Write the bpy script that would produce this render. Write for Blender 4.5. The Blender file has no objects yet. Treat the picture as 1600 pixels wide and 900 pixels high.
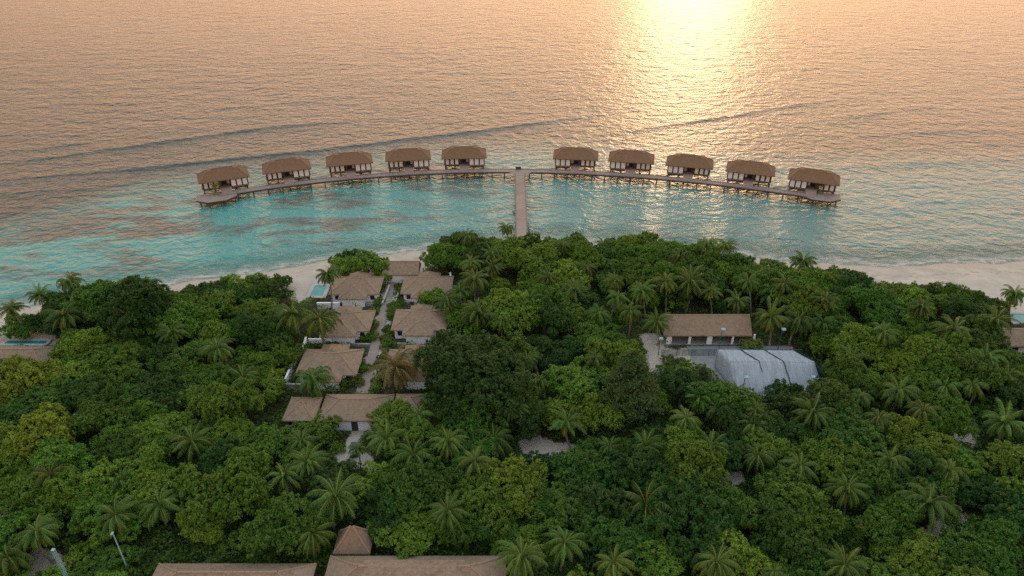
import bpy, math, random
import numpy as np
from mathutils import Vector, Matrix

R = math.radians
random.seed(7)
RNG = np.random.default_rng(11)
scene = bpy.context.scene
COL = scene.collection

# ------------------------------------------------------------------ camera
CAM_H = 90.0
FPX = 1100.0                      # focal length in pixels of a 1600 wide frame
PITCH = math.atan(650.0 / FPX)    # horizon 650 px above the centre row
cam_data = bpy.data.cameras.new('camera')
cam_data.sensor_width = 36.0
cam_data.lens = 36.0 * FPX / 1600.0
cam_data.clip_start = 0.5
cam_data.clip_end = 30000.0
cam = bpy.data.objects.new('camera', cam_data)
COL.objects.link(cam)
cam.location = (0, 0, CAM_H)
cam.rotation_euler = (math.pi / 2 - PITCH, 0, 0)
scene.camera = cam

# ------------------------------------------------------------------ sky, sun, exposure
SUN_EL, SUN_AZ = 5.5, 13.5        # azimuth from +Y towards +X
world = bpy.data.worlds.new('World')
scene.world = world
world.use_nodes = True
wn, wl = world.node_tree.nodes, world.node_tree.links
wn.clear()
sky = wn.new('ShaderNodeTexSky')
sky.sky_type = 'NISHITA'
sky.sun_disc = False
sky.sun_elevation = R(SUN_EL)
sky.sun_rotation = R(SUN_AZ)
sky.altitude = 0
sky.air_density = 1.0
sky.dust_density = 5.0
sky.ozone_density = 1.0
# high thin cloud and sea haze over the clear sky: salmon near the horizon, pale grey overhead, brighter towards the sun
tcw = wn.new('ShaderNodeTexCoord'); sep = wn.new('ShaderNodeSeparateXYZ')
wl.new(tcw.outputs['Generated'], sep.inputs[0])
veil = wn.new('ShaderNodeValToRGB')
wl.new(sep.outputs[2], veil.inputs[0])
el = veil.color_ramp.elements
el[0].position = 0.0; el[0].color = (6.5, 3.3, 1.65, 1)
el[1].position = 1.0; el[1].color = (3.6, 4.2, 4.7, 1)
for ps, cc in ((0.16, (5.9, 3.3, 1.85, 1)), (0.34, (4.0, 3.1, 2.35, 1)), (0.55, (3.3, 3.4, 3.6, 1))):
    e = el.new(ps); e.color = cc
dot = wn.new('ShaderNodeVectorMath'); dot.operation = 'DOT_PRODUCT'
wl.new(tcw.outputs['Generated'], dot.inputs[0]); dot.inputs[1].default_value = (math.sin(R(SUN_AZ)), math.cos(R(SUN_AZ)), 0)
side = wn.new('ShaderNodeMapRange'); wl.new(dot.outputs['Value'], side.inputs[0])
side.inputs[1].default_value = 0.60; side.inputs[2].default_value = 1.0; side.inputs[3].default_value = 0.52; side.inputs[4].default_value = 1.02
vsc = wn.new('ShaderNodeVectorMath'); vsc.operation = 'SCALE'
wl.new(veil.outputs[0], vsc.inputs[0]); wl.new(side.outputs[0], vsc.inputs['Scale'])
ssc = wn.new('ShaderNodeVectorMath'); ssc.operation = 'SCALE'; ssc.inputs["Scale"].default_value = 0.055
wl.new(sky.outputs[0], ssc.inputs[0])
add = wn.new('ShaderNodeVectorMath'); add.operation = 'ADD'
wl.new(vsc.outputs[0], add.inputs[0]); wl.new(ssc.outputs[0], add.inputs[1])
bg = wn.new('ShaderNodeBackground')
bg.inputs['Strength'].default_value = 0.15
wo = wn.new('ShaderNodeOutputWorld')
wl.new(add.outputs[0], bg.inputs[0])
wl.new(bg.outputs[0], wo.inputs[0])

sun_data = bpy.data.lights.new('sun', 'SUN')
sun_data.energy = 0.055
sun_data.angle = R(9.0)
sun_data.color = (1.0, 0.66, 0.36)
sun = bpy.data.objects.new('sun', sun_data)
COL.objects.link(sun)
sd = Vector((math.sin(R(SUN_AZ)) * math.cos(R(SUN_EL)), math.cos(R(SUN_AZ)) * math.cos(R(SUN_EL)), math.sin(R(SUN_EL))))
sun.rotation_euler = sd.to_track_quat('Z', 'Y').to_euler()
sun.location = (60, 200, 150)

vs = scene.view_settings
vs.view_transform = 'Standard'
vs.look = 'None'
vs.exposure = 1.75
vs.gamma = 1.0
vs.use_curve_mapping = False
scene.cycles.use_denoising = False      # keep the fine grain of ripples and leaves
scene.cycles.use_adaptive_sampling = False
scene.cycles.max_bounces = 6
scene.cycles.transparent_max_bounces = 8
scene.cycles.sample_clamp_indirect = 4.0
scene.cycles.sample_clamp_direct = 12.0
scene.cycles.caustics_reflective = False
scene.cycles.caustics_refractive = False

# ------------------------------------------------------------------ surveying helpers
CP, SP = math.cos(PITCH), math.sin(PITCH)
GZ = 1.0                          # island ground level

def P(px, py, z=GZ):
    """point at height z seen at survey pixel (px, py) of the 1600x900 photograph"""
    u, v = (px - 800.0) / FPX, (450.0 - py) / FPX
    dx, dy, dz = u, CP + v * SP, -SP + v * CP
    t = (z - CAM_H) / dz
    return Vector((dx * t, dy * t, z))

def PR(p):
    """survey pixel of a world point, and its depth"""
    x, y, z = p[0], p[1], p[2] - CAM_H
    d = y * CP - z * SP
    up = y * SP + z * CP
    return 800 + FPX * x / d, 450 - FPX * up / d, d

def pxm(p):
    return FPX / PR(p)[2]

def inside(poly, x, y):
    """vectorised point in polygon"""
    x = np.asarray(x, float); y = np.asarray(y, float)
    r = np.zeros(x.shape, bool)
    n = len(poly)
    for i in range(n):
        x0, y0 = poly[i]; x1, y1 = poly[(i + 1) % n]
        if y0 == y1: continue
        c = ((y0 > y) != (y1 > y)) & (x < (x1 - x0) * (y - y0) / (y1 - y0) + x0)
        r ^= c
    return r

# ------------------------------------------------------------------ object helpers
def link(o):
    COL.objects.link(o)
    return o

def tag(o, label=None, cat=None, group=None, kind=None):
    if label: o['label'] = label
    if cat: o['category'] = cat
    if group: o['group'] = group
    if kind: o['kind'] = kind
    return o

def empty(name, loc=(0, 0, 0), rz=0.0, label=None, cat=None, group=None):
    o = bpy.data.objects.new(name, None)
    o.empty_display_size = 0.3
    link(o)
    o.location = loc
    o.rotation_euler = (0, 0, rz)
    return tag(o, label, cat, group)

KIDS = {}
def adopt(o, parent):
    o.parent = parent
    KIDS.setdefault(parent.name, []).append(o)

def copy_tree(o, parent=None):
    c = o.copy()
    link(c)
    if parent: adopt(c, parent)
    for ch in list(KIDS.get(o.name, [])):
        copy_tree(ch, c)
    return c

class MB:
    """collects faces of one mesh"""
    def __init__(s): s.v, s.f = [], []
    def poly(s, pts):
        n = len(s.v); s.v += [tuple(p) for p in pts]; s.f.append(tuple(range(n, n + len(pts)))); return s
    def box(s, x0, x1, y0, y1, z0, z1, m=None):
        n = len(s.v)
        c = [Vector((x, y, z)) for z in (z0, z1) for y in (y0, y1) for x in (x0, x1)]
        if m: c = [m @ p for p in c]
        s.v += [tuple(p) for p in c]
        for q in ((0, 2, 3, 1), (4, 5, 7, 6), (0, 1, 5, 4), (2, 6, 7, 3), (0, 4, 6, 2), (1, 3, 7, 5)):
            s.f.append(tuple(n + i for i in q))
        return s
    def tube(s, pts, rad, n=8, cap=True):
        pts = [Vector(p) for p in pts]
        if not hasattr(rad, '__len__'): rad = [rad] * len(pts)
        rings = []
        for i, p in enumerate(pts):
            t = (pts[min(i + 1, len(pts) - 1)] - pts[max(i - 1, 0)]).normalized()
            a = t.cross(Vector((0.13, 1, 0.07))).normalized(); b = t.cross(a)
            k = len(s.v)
            for j in range(n):
                an = 2 * math.pi * j / n
                s.v.append(tuple(p + (a * math.cos(an) + b * math.sin(an)) * rad[i]))
            rings.append(k)
        for k0, k1 in zip(rings, rings[1:]):
            for j in range(n):
                s.f.append((k0 + j, k0 + (j + 1) % n, k1 + (j + 1) % n, k1 + j))
        if cap:
            s.f.append(tuple(rings[0] + j for j in range(n)))
            s.f.append(tuple(rings[-1] + j for j in reversed(range(n))))
        return s
    def prism(s, poly, z0, z1):
        n = len(poly); k = len(s.v)
        s.v += [(x, y, z0) for x, y in poly] + [(x, y, z1) for x, y in poly]
        s.f.append(tuple(k + i for i in reversed(range(n)))); s.f.append(tuple(k + n + i for i in range(n)))
        for i in range(n):
            j = (i + 1) % n
            s.f.append((k + i, k + j, k + n + j, k + n + i))
        return s
    def hip(s, x0, x1, y0, y1, z, rise, inset, th=0.22, axis='x', sag=0.05, flare=0.0):
        """hipped roof with a ridge along the axis and a slight sag in its slopes"""
        cx, cy = (x0 + x1) / 2, (y0 + y1) / 2
        if axis == 'x': rx0, rx1, ry0, ry1 = x0 + inset, x1 - inset, cy, cy
        else: rx0, rx1, ry0, ry1 = cx, cx, y0 + inset, y1 - inset
        rings = []
        def ring(t, zz):
            k = len(s.v)
            s.v += [(x0 + (rx0 - x0) * t, y0 + (ry0 - y0) * t, zz), (x1 + (rx1 - x1) * t, y0 + (ry0 - y0) * t, zz),
                    (x1 + (rx1 - x1) * t, y1 + (ry1 - y1) * t, zz), (x0 + (rx0 - x0) * t, y1 + (ry1 - y1) * t, zz)]
            return k
        ks = [ring(0.06, z - th), ring(0, z - th * 0.9)]
        for i in range(6):
            t = i / 5 * 0.985
            ks.append(ring(t, z + rise * (t - sag * math.sin(math.pi * t))))
        for a, b in zip(ks, ks[1:]):
            for j in range(4):
                s.f.append((a + j, a + (j + 1) % 4, b + (j + 1) % 4, b + j))
        s.f.append((ks[0], ks[0] + 3, ks[0] + 2, ks[0] + 1))
        s.f.append(tuple(ks[-1] + j for j in range(4)))
        return s
    def ridge(s, pts, w=0.28, h=0.14):
        """a row of ridge caps laid over hips"""
        for p, q in zip(pts, pts[1:]):
            p, q = Vector(p), Vector(q)
            d = (q - p); n = max(2, int(d.length / 0.9))
            for i in range(n):
                a, b = p + d * (i / n), p + d * ((i + 1.05) / n)
                s.tube([a, b], [w * 0.5, w * 0.62], 6)
        return s
    def build(s, name, m, parent=None, smooth=False):
        me = bpy.data.meshes.new(name)
        me.from_pydata(s.v, [], s.f)
        me.materials.append(m)
        if smooth: me.polygons.foreach_set('use_smooth', [True] * len(me.polygons))
        me.update()
        o = link(bpy.data.objects.new(name, me))
        if parent: adopt(o, parent)
        return o

def mesh_np(name, v, f, m, attrs=None, smooth=False):
    """big mesh from numpy arrays; f is an (n,4) array; attrs: {name: (domain, type, values)}"""
    me = bpy.data.meshes.new(name)
    me.vertices.add(len(v)); me.vertices.foreach_set('co', np.asarray(v, np.float32).ravel())
    n, k = f.shape
    me.loops.add(n * k); me.loops.foreach_set('vertex_index', f.astype(np.int32).ravel())
    me.polygons.add(n); me.polygons.foreach_set('loop_start', np.arange(0, n * k, k, dtype=np.int32))
    if smooth: me.polygons.foreach_set('use_smooth', np.ones(n, bool))
    me.update(calc_edges=True)
    for an, (dom, ty, val) in (attrs or {}).items():
        a = me.attributes.new(an, ty, dom)
        a.data.foreach_set('color' if ty == 'FLOAT_COLOR' else 'value', np.asarray(val, np.float32).ravel())
    me.materials.append(m)
    return me

# ------------------------------------------------------------------ materials
class Mat:
    def __init__(s, name):
        s.m = bpy.data.materials.new(name); s.m.use_nodes = True
        s.nt = s.m.node_tree; s.nt.nodes.clear()
        s.out = s.n('ShaderNodeOutputMaterial')
    def n(s, t, **kw):
        nd = s.nt.nodes.new(t)
        for k, v in kw.items(): setattr(nd, k, v)
        return nd
    def set(s, nd, **kw):
        for k, v in kw.items():
            nd.inputs[k.replace('_', ' ')].default_value = v
        return nd
    def l(s, a, b): s.nt.links.new(a, b)
    def val(s, sock, v):
        if hasattr(v, 'links') or hasattr(v, 'is_linked'): s.l(v, sock)
        else: sock.default_value = v
    def mix(s, fac, a, b, bt='MIX'):
        nd = s.n('ShaderNodeMix', data_type='RGBA', blend_type=bt)
        s.val(nd.inputs[0], fac); s.val(nd.inputs[6], a); s.val(nd.inputs[7], b)
        return nd.outputs[2]
    def math(s, op, a, b=0.0, c=0.0, clamp=False):
        nd = s.n('ShaderNodeMath', operation=op, use_clamp=clamp)
        s.val(nd.inputs[0], a); s.val(nd.inputs[1], b); s.val(nd.inputs[2], c)
        return nd.outputs[0]
    def ramp(s, fac, lo, hi, a=0.0, b=1.0):
        nd = s.n('ShaderNodeMapRange'); nd.clamp = True
        s.val(nd.inputs[0], fac); nd.inputs[1].default_value = lo; nd.inputs[2].default_value = hi
        nd.inputs[3].default_value = a; nd.inputs[4].default_value = b
        return nd.outputs[0]
    def coord(s, scale=(1, 1, 1), kind='Object', rot=(0, 0, 0)):
        tc = s.n('ShaderNodeTexCoord'); mp = s.n('ShaderNodeMapping')
        mp.inputs['Scale'].default_value = scale; mp.inputs['Rotation'].default_value = rot
        s.l(tc.outputs[kind], mp.inputs[0]); return mp.outputs[0]
    def pos(s, scale=(1, 1, 1), rot=(0, 0, 0)):
        g = s.n('ShaderNodeNewGeometry'); mp = s.n('ShaderNodeMapping')
        mp.inputs['Scale'].default_value = scale; mp.inputs['Rotation'].default_value = rot
        s.l(g.outputs['Position'], mp.inputs[0]); return mp.outputs[0]
    def noise(s, vec, scale, detail=3.0, rough=0.55, dist=0.0):
        nd = s.n('ShaderNodeTexNoise'); s.l(vec, nd.inputs['Vector'])
        nd.inputs['Scale'].default_value = scale; nd.inputs['Detail'].default_value = detail
        nd.inputs['Roughness'].default_value = rough; nd.inputs['Distortion'].default_value = dist
        return nd.outputs[0]
    def attr(s, name, out='Fac'):
        nd = s.n('ShaderNodeAttribute'); nd.attribute_name = name; return nd.outputs[out]
    def bump(s, h, dist, strength=1.0):
        nd = s.n('ShaderNodeBump'); s.l(h, nd.inputs['Height'])
        nd.inputs['Distance'].default_value = dist; nd.inputs['Strength'].default_value = strength
        return nd.outputs[0]
    def princ(s, col, rough=0.7, spec=0.3, normal=None, metal=0.0):
        b = s.n('ShaderNodeBsdfPrincipled')
        s.val(b.inputs['Base Color'], col); s.val(b.inputs['Roughness'], rough)
        b.inputs['Specular IOR Level'].default_value = spec; b.inputs['Metallic'].default_value = metal
        if normal is not None: s.l(normal, b.inputs['Normal'])
        return b.outputs[0]
    def done(s, sh): s.l(sh, s.out.inputs[0]); return s.m

def c4(r, g, b): return (r, g, b, 1.0)

def weathered(name, c0, c1, scale=2.0, rough=0.75, spec=0.25, bumpd=0.01, stretch=(1, 1, 1)):
    m = Mat(name)
    v = m.coord(stretch)
    a = m.noise(v, scale, 4, 0.6); b = m.noise(v, scale * 7, 3)
    f = m.ramp(m.math('ADD', m.math('MULTIPLY', a, 0.7), m.math('MULTIPLY', b, 0.3)), 0.35, 0.65)
    return m.done(m.princ(m.mix(f, c4(*c0), c4(*c1)), rough, spec, m.bump(b, bumpd)))

def roofing(name, dark, light, patch):
    """shingle roof: courses, single shingles and weather stains"""
    m = Mat(name)
    v = m.coord()
    big = m.noise(v, 0.35, 3, 0.6); mid = m.noise(v, 1.7, 4, 0.65); fine = m.noise(m.coord((3, 3, 9)), 2.2, 2, 0.7)
    w = m.n('ShaderNodeTexWave', wave_type='BANDS', bands_direction='Z', wave_profile='SAW')
    m.l(m.coord((1, 1, 1)), w.inputs[0]); w.inputs['Scale'].default_value = 1.5; w.inputs['Distortion'].default_value = 0.6
    f = m.math('ADD', m.math('MULTIPLY', mid, 0.55), m.math('MULTIPLY', fine, 0.45))
    c = m.mix(m.ramp(f, 0.38, 0.62), c4(*dark), c4(*light))
    c = m.mix(m.ramp(big, 0.48, 0.66, 0, 0.55), c, c4(*patch))
    c = m.mix(m.math('MULTIPLY', w.outputs[1], 0.22), c, c4(*[k * 0.5 for k in dark]))
    oi = m.n('ShaderNodeObjectInfo')
    c = m.mix(m.ramp(oi.outputs['Random'], 0, 1, 0, 0.38), c, c4(*[k * 0.6 for k in light]))
    h = m.math('ADD', m.math('MULTIPLY', fine, 0.5), w.outputs[1])
    return m.done(m.princ(c, 0.85, 0.15, m.bump(h, 0.05, 0.7)))

def planks(name, c0, c1, axis='Y', scale=1.1):
    m = Mat(name)
    w = m.n('ShaderNodeTexWave', wave_type='BANDS', bands_direction=axis, wave_profile='SIN')
    m.l(m.coord(), w.inputs[0]); w.inputs['Scale'].default_value = scale; w.inputs['Distortion'].default_value = 0.3
    n1 = m.noise(m.coord((0.4, 2.5, 1) if axis == 'Y' else (2.5, 0.4, 1)), 1.2, 4, 0.65)
    n2 = m.noise(m.coord(), 0.25, 3)
    c = m.mix(m.ramp(n1, 0.35, 0.65), c4(*c0), c4(*c1))
    c = m.mix(m.ramp(n2, 0.45, 0.7, 0, 0.4), c, c4(*[k * 0.62 for k in c0]))
    c = m.mix(m.ramp(w.outputs[1], 0.0, 0.2, 0.5, 0.0), c, c4(0.05, 0.04, 0.035))
    return m.done(m.princ(c, 0.7, 0.3, m.bump(w.outputs[1], 0.01)))

M = {}
M['roof'] = roofing('shingle_roof', (0.160, 0.114, 0.078), (0.350, 0.260, 0.182), (0.290, 0.230, 0.178))
M['villa_roof'] = roofing('sea_villa_roof', (0.125, 0.074, 0.042), (0.245, 0.150, 0.088), (0.19, 0.126, 0.082))
M['ridge'] = weathered('ridge_cap', (0.22, 0.15, 0.11), (0.33, 0.235, 0.175), 3.0)
M['villa_ridge'] = weathered('sea_ridge_cap', (0.19, 0.115, 0.068), (0.27, 0.17, 0.105), 3.0)
M['white'] = weathered('white_render', (0.74, 0.76, 0.80), (0.84, 0.86, 0.89), 0.5, 0.8, 0.2, 0.001)
M['shutter'] = weathered('white_shutter', (0.62, 0.61, 0.63), (0.78, 0.77, 0.79), 1.5, 0.6, 0.3, 0.02, (6, 6, 1))
M['dark_wood'] = weathered('dark_wood', (0.035, 0.027, 0.024), (0.075, 0.056, 0.047), 2.0)
M['grey_wood'] = weathered('grey_wood', (0.13, 0.11, 0.10), (0.23, 0.19, 0.175), 2.0)
M['pile'] = weathered('pile_timber', (0.07, 0.06, 0.055), (0.15, 0.132, 0.12), 1.4)
M['deck'] = planks('deck_planks', (0.235, 0.172, 0.145), (0.33, 0.25, 0.215), 'Y', 0.55)
M['deck_x'] = planks('deck_planks_across', (0.225, 0.17, 0.15), (0.32, 0.25, 0.225), 'X', 0.55)
M['path'] = planks('path_boards', (0.225, 0.180, 0.155), (0.33, 0.27, 0.235), 'Y', 0.75)
M['glass'] = Mat('window_glass').done if False else None
_g = Mat('window_glass'); M['glass'] = _g.done(_g.princ(c4(0.02, 0.026, 0.04), 0.12, 0.5))
M['concrete'] = weathered('grey_concrete', (0.19, 0.185, 0.18), (0.34, 0.33, 0.32), 0.9)
M['dark_channel'] = weathered('dark_stone', (0.030, 0.031, 0.036), (0.055, 0.056, 0.062), 1.2)
M['paving'] = weathered('pale_paving', (0.30, 0.29, 0.29), (0.43, 0.42, 0.41), 0.8)
M['green_metal'] = weathered('green_metal', (0.012, 0.10, 0.085), (0.02, 0.16, 0.13), 2.0, 0.45, 0.4, 0.002)
M['teal_metal'] = weathered('pale_teal_metal', (0.16, 0.34, 0.33), (0.26, 0.46, 0.44), 2.0, 0.5, 0.4, 0.002)
M['lamp_glass'] = weathered('lamp_hood', (0.20, 0.33, 0.34), (0.30, 0.45, 0.46), 2.0, 0.35, 0.4, 0.002)
M['court'] = weathered('court_surface', (0.17, 0.18, 0.18), (0.25, 0.255, 0.255), 0.5)
M['bark'] = weathered('bark', (0.085, 0.068, 0.052), (0.19, 0.16, 0.13), 3.0, 0.9, 0.1, 0.03, (1, 1, 0.4))
M['palm_bark'] = weathered('palm_bark', (0.14, 0.12, 0.10), (0.27, 0.24, 0.205), 2.0, 0.9, 0.1, 0.03, (1, 1, 5))
M['soil'] = weathered('planter_soil', (0.10, 0.12, 0.03), (0.2, 0.2, 0.06), 3.0)
M['black_paint'] = weathered('black_paint', (0.012, 0.013, 0.03), (0.025, 0.026, 0.05), 3.0, 0.4, 0.5, 0.001)
M['tyre'] = weathered('tyre', (0.015, 0.015, 0.015), (0.03, 0.03, 0.03), 3.0)
M['fabric'] = weathered('pale_fabric', (0.5, 0.48, 0.44), (0.64, 0.62, 0.58), 3.0)

def pool_mat():
    m = Mat('pool_water')
    n = m.noise(m.coord((1, 1, 1)), 1.3, 3)
    return m.done(m.princ(m.mix(m.ramp(n, 0.4, 0.6), c4(0.006, 0.17, 0.165), c4(0.012, 0.24, 0.225)), 0.08, 0.5, m.bump(n, 0.05, 0.4)))
M['pool'] = pool_mat()

def net_mat(name, col, alpha):
    m = Mat(name)
    v = m.coord()
    n = m.noise(m.coord((1.6, 0.25, 0.12)), 1.6, 4, 0.6); n2 = m.noise(v, 0.5, 3)
    tr = m.n('ShaderNodeBsdfTransparent')
    d = m.n('ShaderNodeBsdfDiffuse'); tl = m.n('ShaderNodeBsdfTranslucent')
    c = m.mix(m.ramp(n, 0.35, 0.7), c4(*[k * 0.84 for k in col]), c4(*col))
    m.l(c, d.inputs[0]); m.l(c, tl.inputs[0])
    a = m.n('ShaderNodeMixShader'); a.inputs[0].default_value = 0.35
    m.l(d.outputs[0], a.inputs[1]); m.l(tl.outputs[0], a.inputs[2])
    b = m.n('ShaderNodeMixShader')
    m.l(m.ramp(m.math('ADD', n, m.math('MULTIPLY', n2, 0.5)), 0.5, 1.0, alpha - 0.22, min(1.0, alpha + 0.1)), b.inputs[0])
    m.l(tr.outputs[0], b.inputs[1]); m.l(a.outputs[0], b.inputs[2])
    return m.done(b.outputs[0])
M['net'] = net_mat('white_netting', (0.53, 0.59, 0.65), 0.88)
M['dark_net'] = net_mat('dark_netting', (0.05, 0.06, 0.075), 0.75)
M['green_net'] = net_mat('green_netting', (0.05, 0.11, 0.09), 0.30)

def leaf_mat(name, yellow, rough=0.45, trans=0.3, span=(0.62, 1.38)):
    """foliage: one colour per plant, varied leaf by leaf; dry leaves turn yellow"""
    m = Mat(name)
    oi = m.n('ShaderNodeObjectInfo')
    r = m.attr('rnd'); t = m.attr('dry')
    k = m.ramp(r, 0, 1, *span)
    vm = m.n('ShaderNodeVectorMath', operation='SCALE'); m.l(oi.outputs['Color'], vm.inputs[0]); m.l(k, vm.inputs['Scale'])
    fresh = m.mix(m.ramp(r, 0.8, 1.0, 0, 0.30), vm.outputs[0], c4(0.10, 0.125, 0.02))
    c = m.mix(t, fresh, c4(*yellow))
    p = m.n('ShaderNodeBsdfPrincipled'); m.l(c, p.inputs['Base Color'])
    p.inputs['Roughness'].default_value = rough; p.inputs['Specular IOR Level'].default_value = 0.16
    tl = m.n('ShaderNodeBsdfTranslucent'); m.l(m.mix(0.5, c, c4(0.09, 0.12, 0.015)), tl.inputs[0])
    mx = m.n('ShaderNodeMixShader'); mx.inputs[0].default_value = trans
    m.l(p.outputs[0], mx.inputs[1]); m.l(tl.outputs[0], mx.inputs[2])
    return m.done(mx.outputs[0])
M['leaf'] = leaf_mat('broad_leaf', (0.16, 0.13, 0.02))
M['frond'] = leaf_mat('palm_frond', (0.30, 0.235, 0.05), 0.36, 0.28, (0.5, 1.65))

# ------------------------------------------------------------------ shoreline
SHORE_PX = [(-420, 640), (-150, 545), (0, 486), (80, 473), (150, 462), (230, 449), (300, 440), (370, 432), (440, 420), (480, 413), (530, 407),
            (600, 398), (650, 392), (690, 387), (740, 383), (822, 379), (900, 379), (1000, 383), (1080, 392), (1155, 402), (1200, 407),
            (1275, 412), (1350, 417), (1450, 415), (1600, 409), (1800, 402), (2100, 396)]
_sp = [P(a, b, 0) for a, b in SHORE_PX]
SX = np.array([p.x for p in _sp]); SY = np.array([p.y for p in _sp])
SX = np.concatenate([[-420, -260], SX, [330, 520]]); SY = np.concatenate([[-150, 20], SY, [150, -60]])
def shore_y(x):
    x = np.asarray(x, float)
    return np.interp(x, SX, SY) + 0.5 * np.sin(x * 0.23) + 0.35 * np.sin(x * 0.61 + 1.0)

def ground_z(x, y):
    s = shore_y(x) - y
    return np.where(s > 0, np.minimum(s * 0.10, GZ), np.maximum(s * 0.07, -3.0))

# open places between the trees, drawn in survey pixels on the ground
OPEN_PX = {
    'paths': [[(556, 618), (578, 618), (607, 540), (620, 436), (600, 436), (588, 500)],
              [(536, 740), (590, 740), (582, 712), (560, 700), (578, 664), (548, 664), (540, 695), (522, 715)],
              [(806, 692), (838, 676), (868, 692), (908, 694), (896, 716), (876, 730), (822, 722)],
              [(1000, 520), (1035, 520), (1040, 545), (1240, 541), (1262, 575), (1285, 618), (1140, 620), (1095, 592), (1010, 582)],
              [(1420, 835), (1500, 798), (1528, 812), (1490, 850), (1440, 855)], [(1485, 655), (1525, 655), (1525, 705), (1490, 705)],
              [(-40, 760), (15, 770), (20, 810), (-5, 850), (-40, 860)], [(30, 925), (50, 855), (105, 862), (118, 925)],
              [(-20, 500), (62, 505), (92, 530), (88, 545), (-20, 550)], [(1125, 740), (1160, 736), (1165, 760), (1130, 760)]],
}
OPEN_W = [[tuple(P(a, b, GZ)[:2]) for a, b in poly] for poly in OPEN_PX['paths']]

VEG_PX = [(-200, 560), (0, 528), (84, 522), (92, 492), (150, 480), (230, 480), (300, 471), (400, 460), (455, 460), (478, 474), (515, 446), (530, 440), (600, 440),
          (660, 424), (690, 402), (800, 398), (950, 400), (1010, 402), (1080, 408), (1150, 427), (1250, 440), (1345, 452), (1392, 476),
          (1460, 478), (1520, 482), (1620, 488), (1900, 500)]
_vp = [P(a, b, GZ) for a, b in VEG_PX]
VX = np.array([p.x for p in _vp]); VY = np.array([p.y for p in _vp])
def veg_y(x): return np.interp(x, VX, VY)

# ------------------------------------------------------------------ ground
def axis(*segs):
    a = []
    for lo, hi, st in segs: a += list(np.arange(lo, hi, st))
    return np.array(a + [segs[-1][1]])

def grid(xs, ys):
    X, Y = np.meshgrid(xs, ys)
    nx, ny = len(xs), len(ys)
    i = np.arange(nx * ny).reshape(ny, nx)
    f = np.stack([i[:-1, :-1], i[:-1, 1:], i[1:, 1:], i[1:, :-1]], -1).reshape(-1, 4)
    return X.ravel(), Y.ravel(), f

def ground_mat():
    m = Mat('island_ground')
    s = m.attr('sand')
    v = m.pos()
    n1 = m.noise(v, 0.25, 4, 0.6); n2 = m.noise(v, 2.0, 4, 0.65); n3 = m.noise(v, 9.0, 2)
    sand = m.mix(m.ramp(n1, 0.35, 0.65), c4(0.36, 0.325, 0.27), c4(0.46, 0.42, 0.355))
    sand = m.mix(m.ramp(n2, 0.52, 0.72, 0, 0.35), sand, c4(0.30, 0.235, 0.19))
    litter = m.mix(m.ramp(n2, 0.35, 0.65), c4(0.035, 0.03, 0.016), c4(0.085, 0.066, 0.04))
    grey = m.mix(m.ramp(n2, 0.35, 0.65), c4(0.35, 0.30, 0.255), c4(0.47, 0.41, 0.355))
    edge = m.ramp(m.math('ADD', s, m.math('ADD', m.math('MULTIPLY', m.math('SUBTRACT', n2, 0.5), 1.1), m.math('MULTIPLY', m.math('SUBTRACT', n1, 0.5), 1.6))), 0.4, 0.6)
    inland = m.attr('inland')
    wet = m.attr('wet')
    sand = m.mix(inland, sand, grey)
    sand = m.mix(m.math('MULTIPLY', wet, 0.45), sand, c4(0.27, 0.21, 0.165))
    wr = m.attr('wrack')
    sand = m.mix(m.math('MULTIPLY', m.math('MULTIPLY', wr, m.ramp(m.noise(m.pos((0.5, 1.4, 1)), 1.0, 5, 0.7), 0.52, 0.66)), 0.6), sand, c4(0.12, 0.095, 0.065))
    c = m.mix(edge, litter, sand)
    return m.done(m.princ(c, m.ramp(wet, 0, 1, 0.92, 0.55), 0.25, m.bump(m.math('ADD', n2, m.math('MULTIPLY', n3, 0.4)), 0.08)))
M['ground'] = ground_mat()
GXS = axis((-9000, -500, 1700), (-500, -200, 20), (-200, 200, 0.8), (200, 500, 20), (500, 9000, 1700))
GYS = axis((-3000, -200, 560), (-200, 40, 12), (40, 185, 0.8), (185, 260, 7.5), (260, 12000, 1174))
GNX, GNY = len(GXS), len(GYS)
gx, gy, gf = grid(GXS, GYS)
gz = ground_z(gx, gy)
s_in = shore_y(gx) - gy
sandv = np.zeros(len(gx)); inl = np.zeros(len(gx))
beach = (gy > veg_y(gx) - 1.0)
sandv[beach] = 1
for poly in OPEN_W:
    k = inside(poly, gx, gy); sandv[k] = 1; inl[k & ~beach] = 1
gz = gz + np.where(s_in > 8, 0.06 * np.sin(gx * 0.7) * np.sin(gy * 0.9), 0)
def blur(a, k=2):
    a = a.reshape(GNY, GNX)
    for _ in range(k):
        p_ = np.pad(a, 1, mode='edge')
        a = (p_[:-2, 1:-1] + p_[2:, 1:-1] + p_[1:-1, :-2] + p_[1:-1, 2:] + 2 * a) / 6
    return a.ravel()
sandv = blur(sandv); inl = blur(inl)
wet = np.clip(1 - s_in / 3.5, 0, 1)
gme = mesh_np('ground', np.stack([gx, gy, gz], 1), gf, M['ground'],
              {'sand': ('POINT', 'FLOAT', sandv), 'inland': ('POINT', 'FLOAT', inl), 'wet': ('POINT', 'FLOAT', wet), 'wrack': ('POINT', 'FLOAT', np.clip(np.minimum(s_in - 3.2, 8.5 - s_in) / 1.5, 0, 1))}, True)
ground = link(bpy.data.objects.new('ground', gme)); tag(ground, 'sandy island ground with pale beach', kind='structure')

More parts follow.
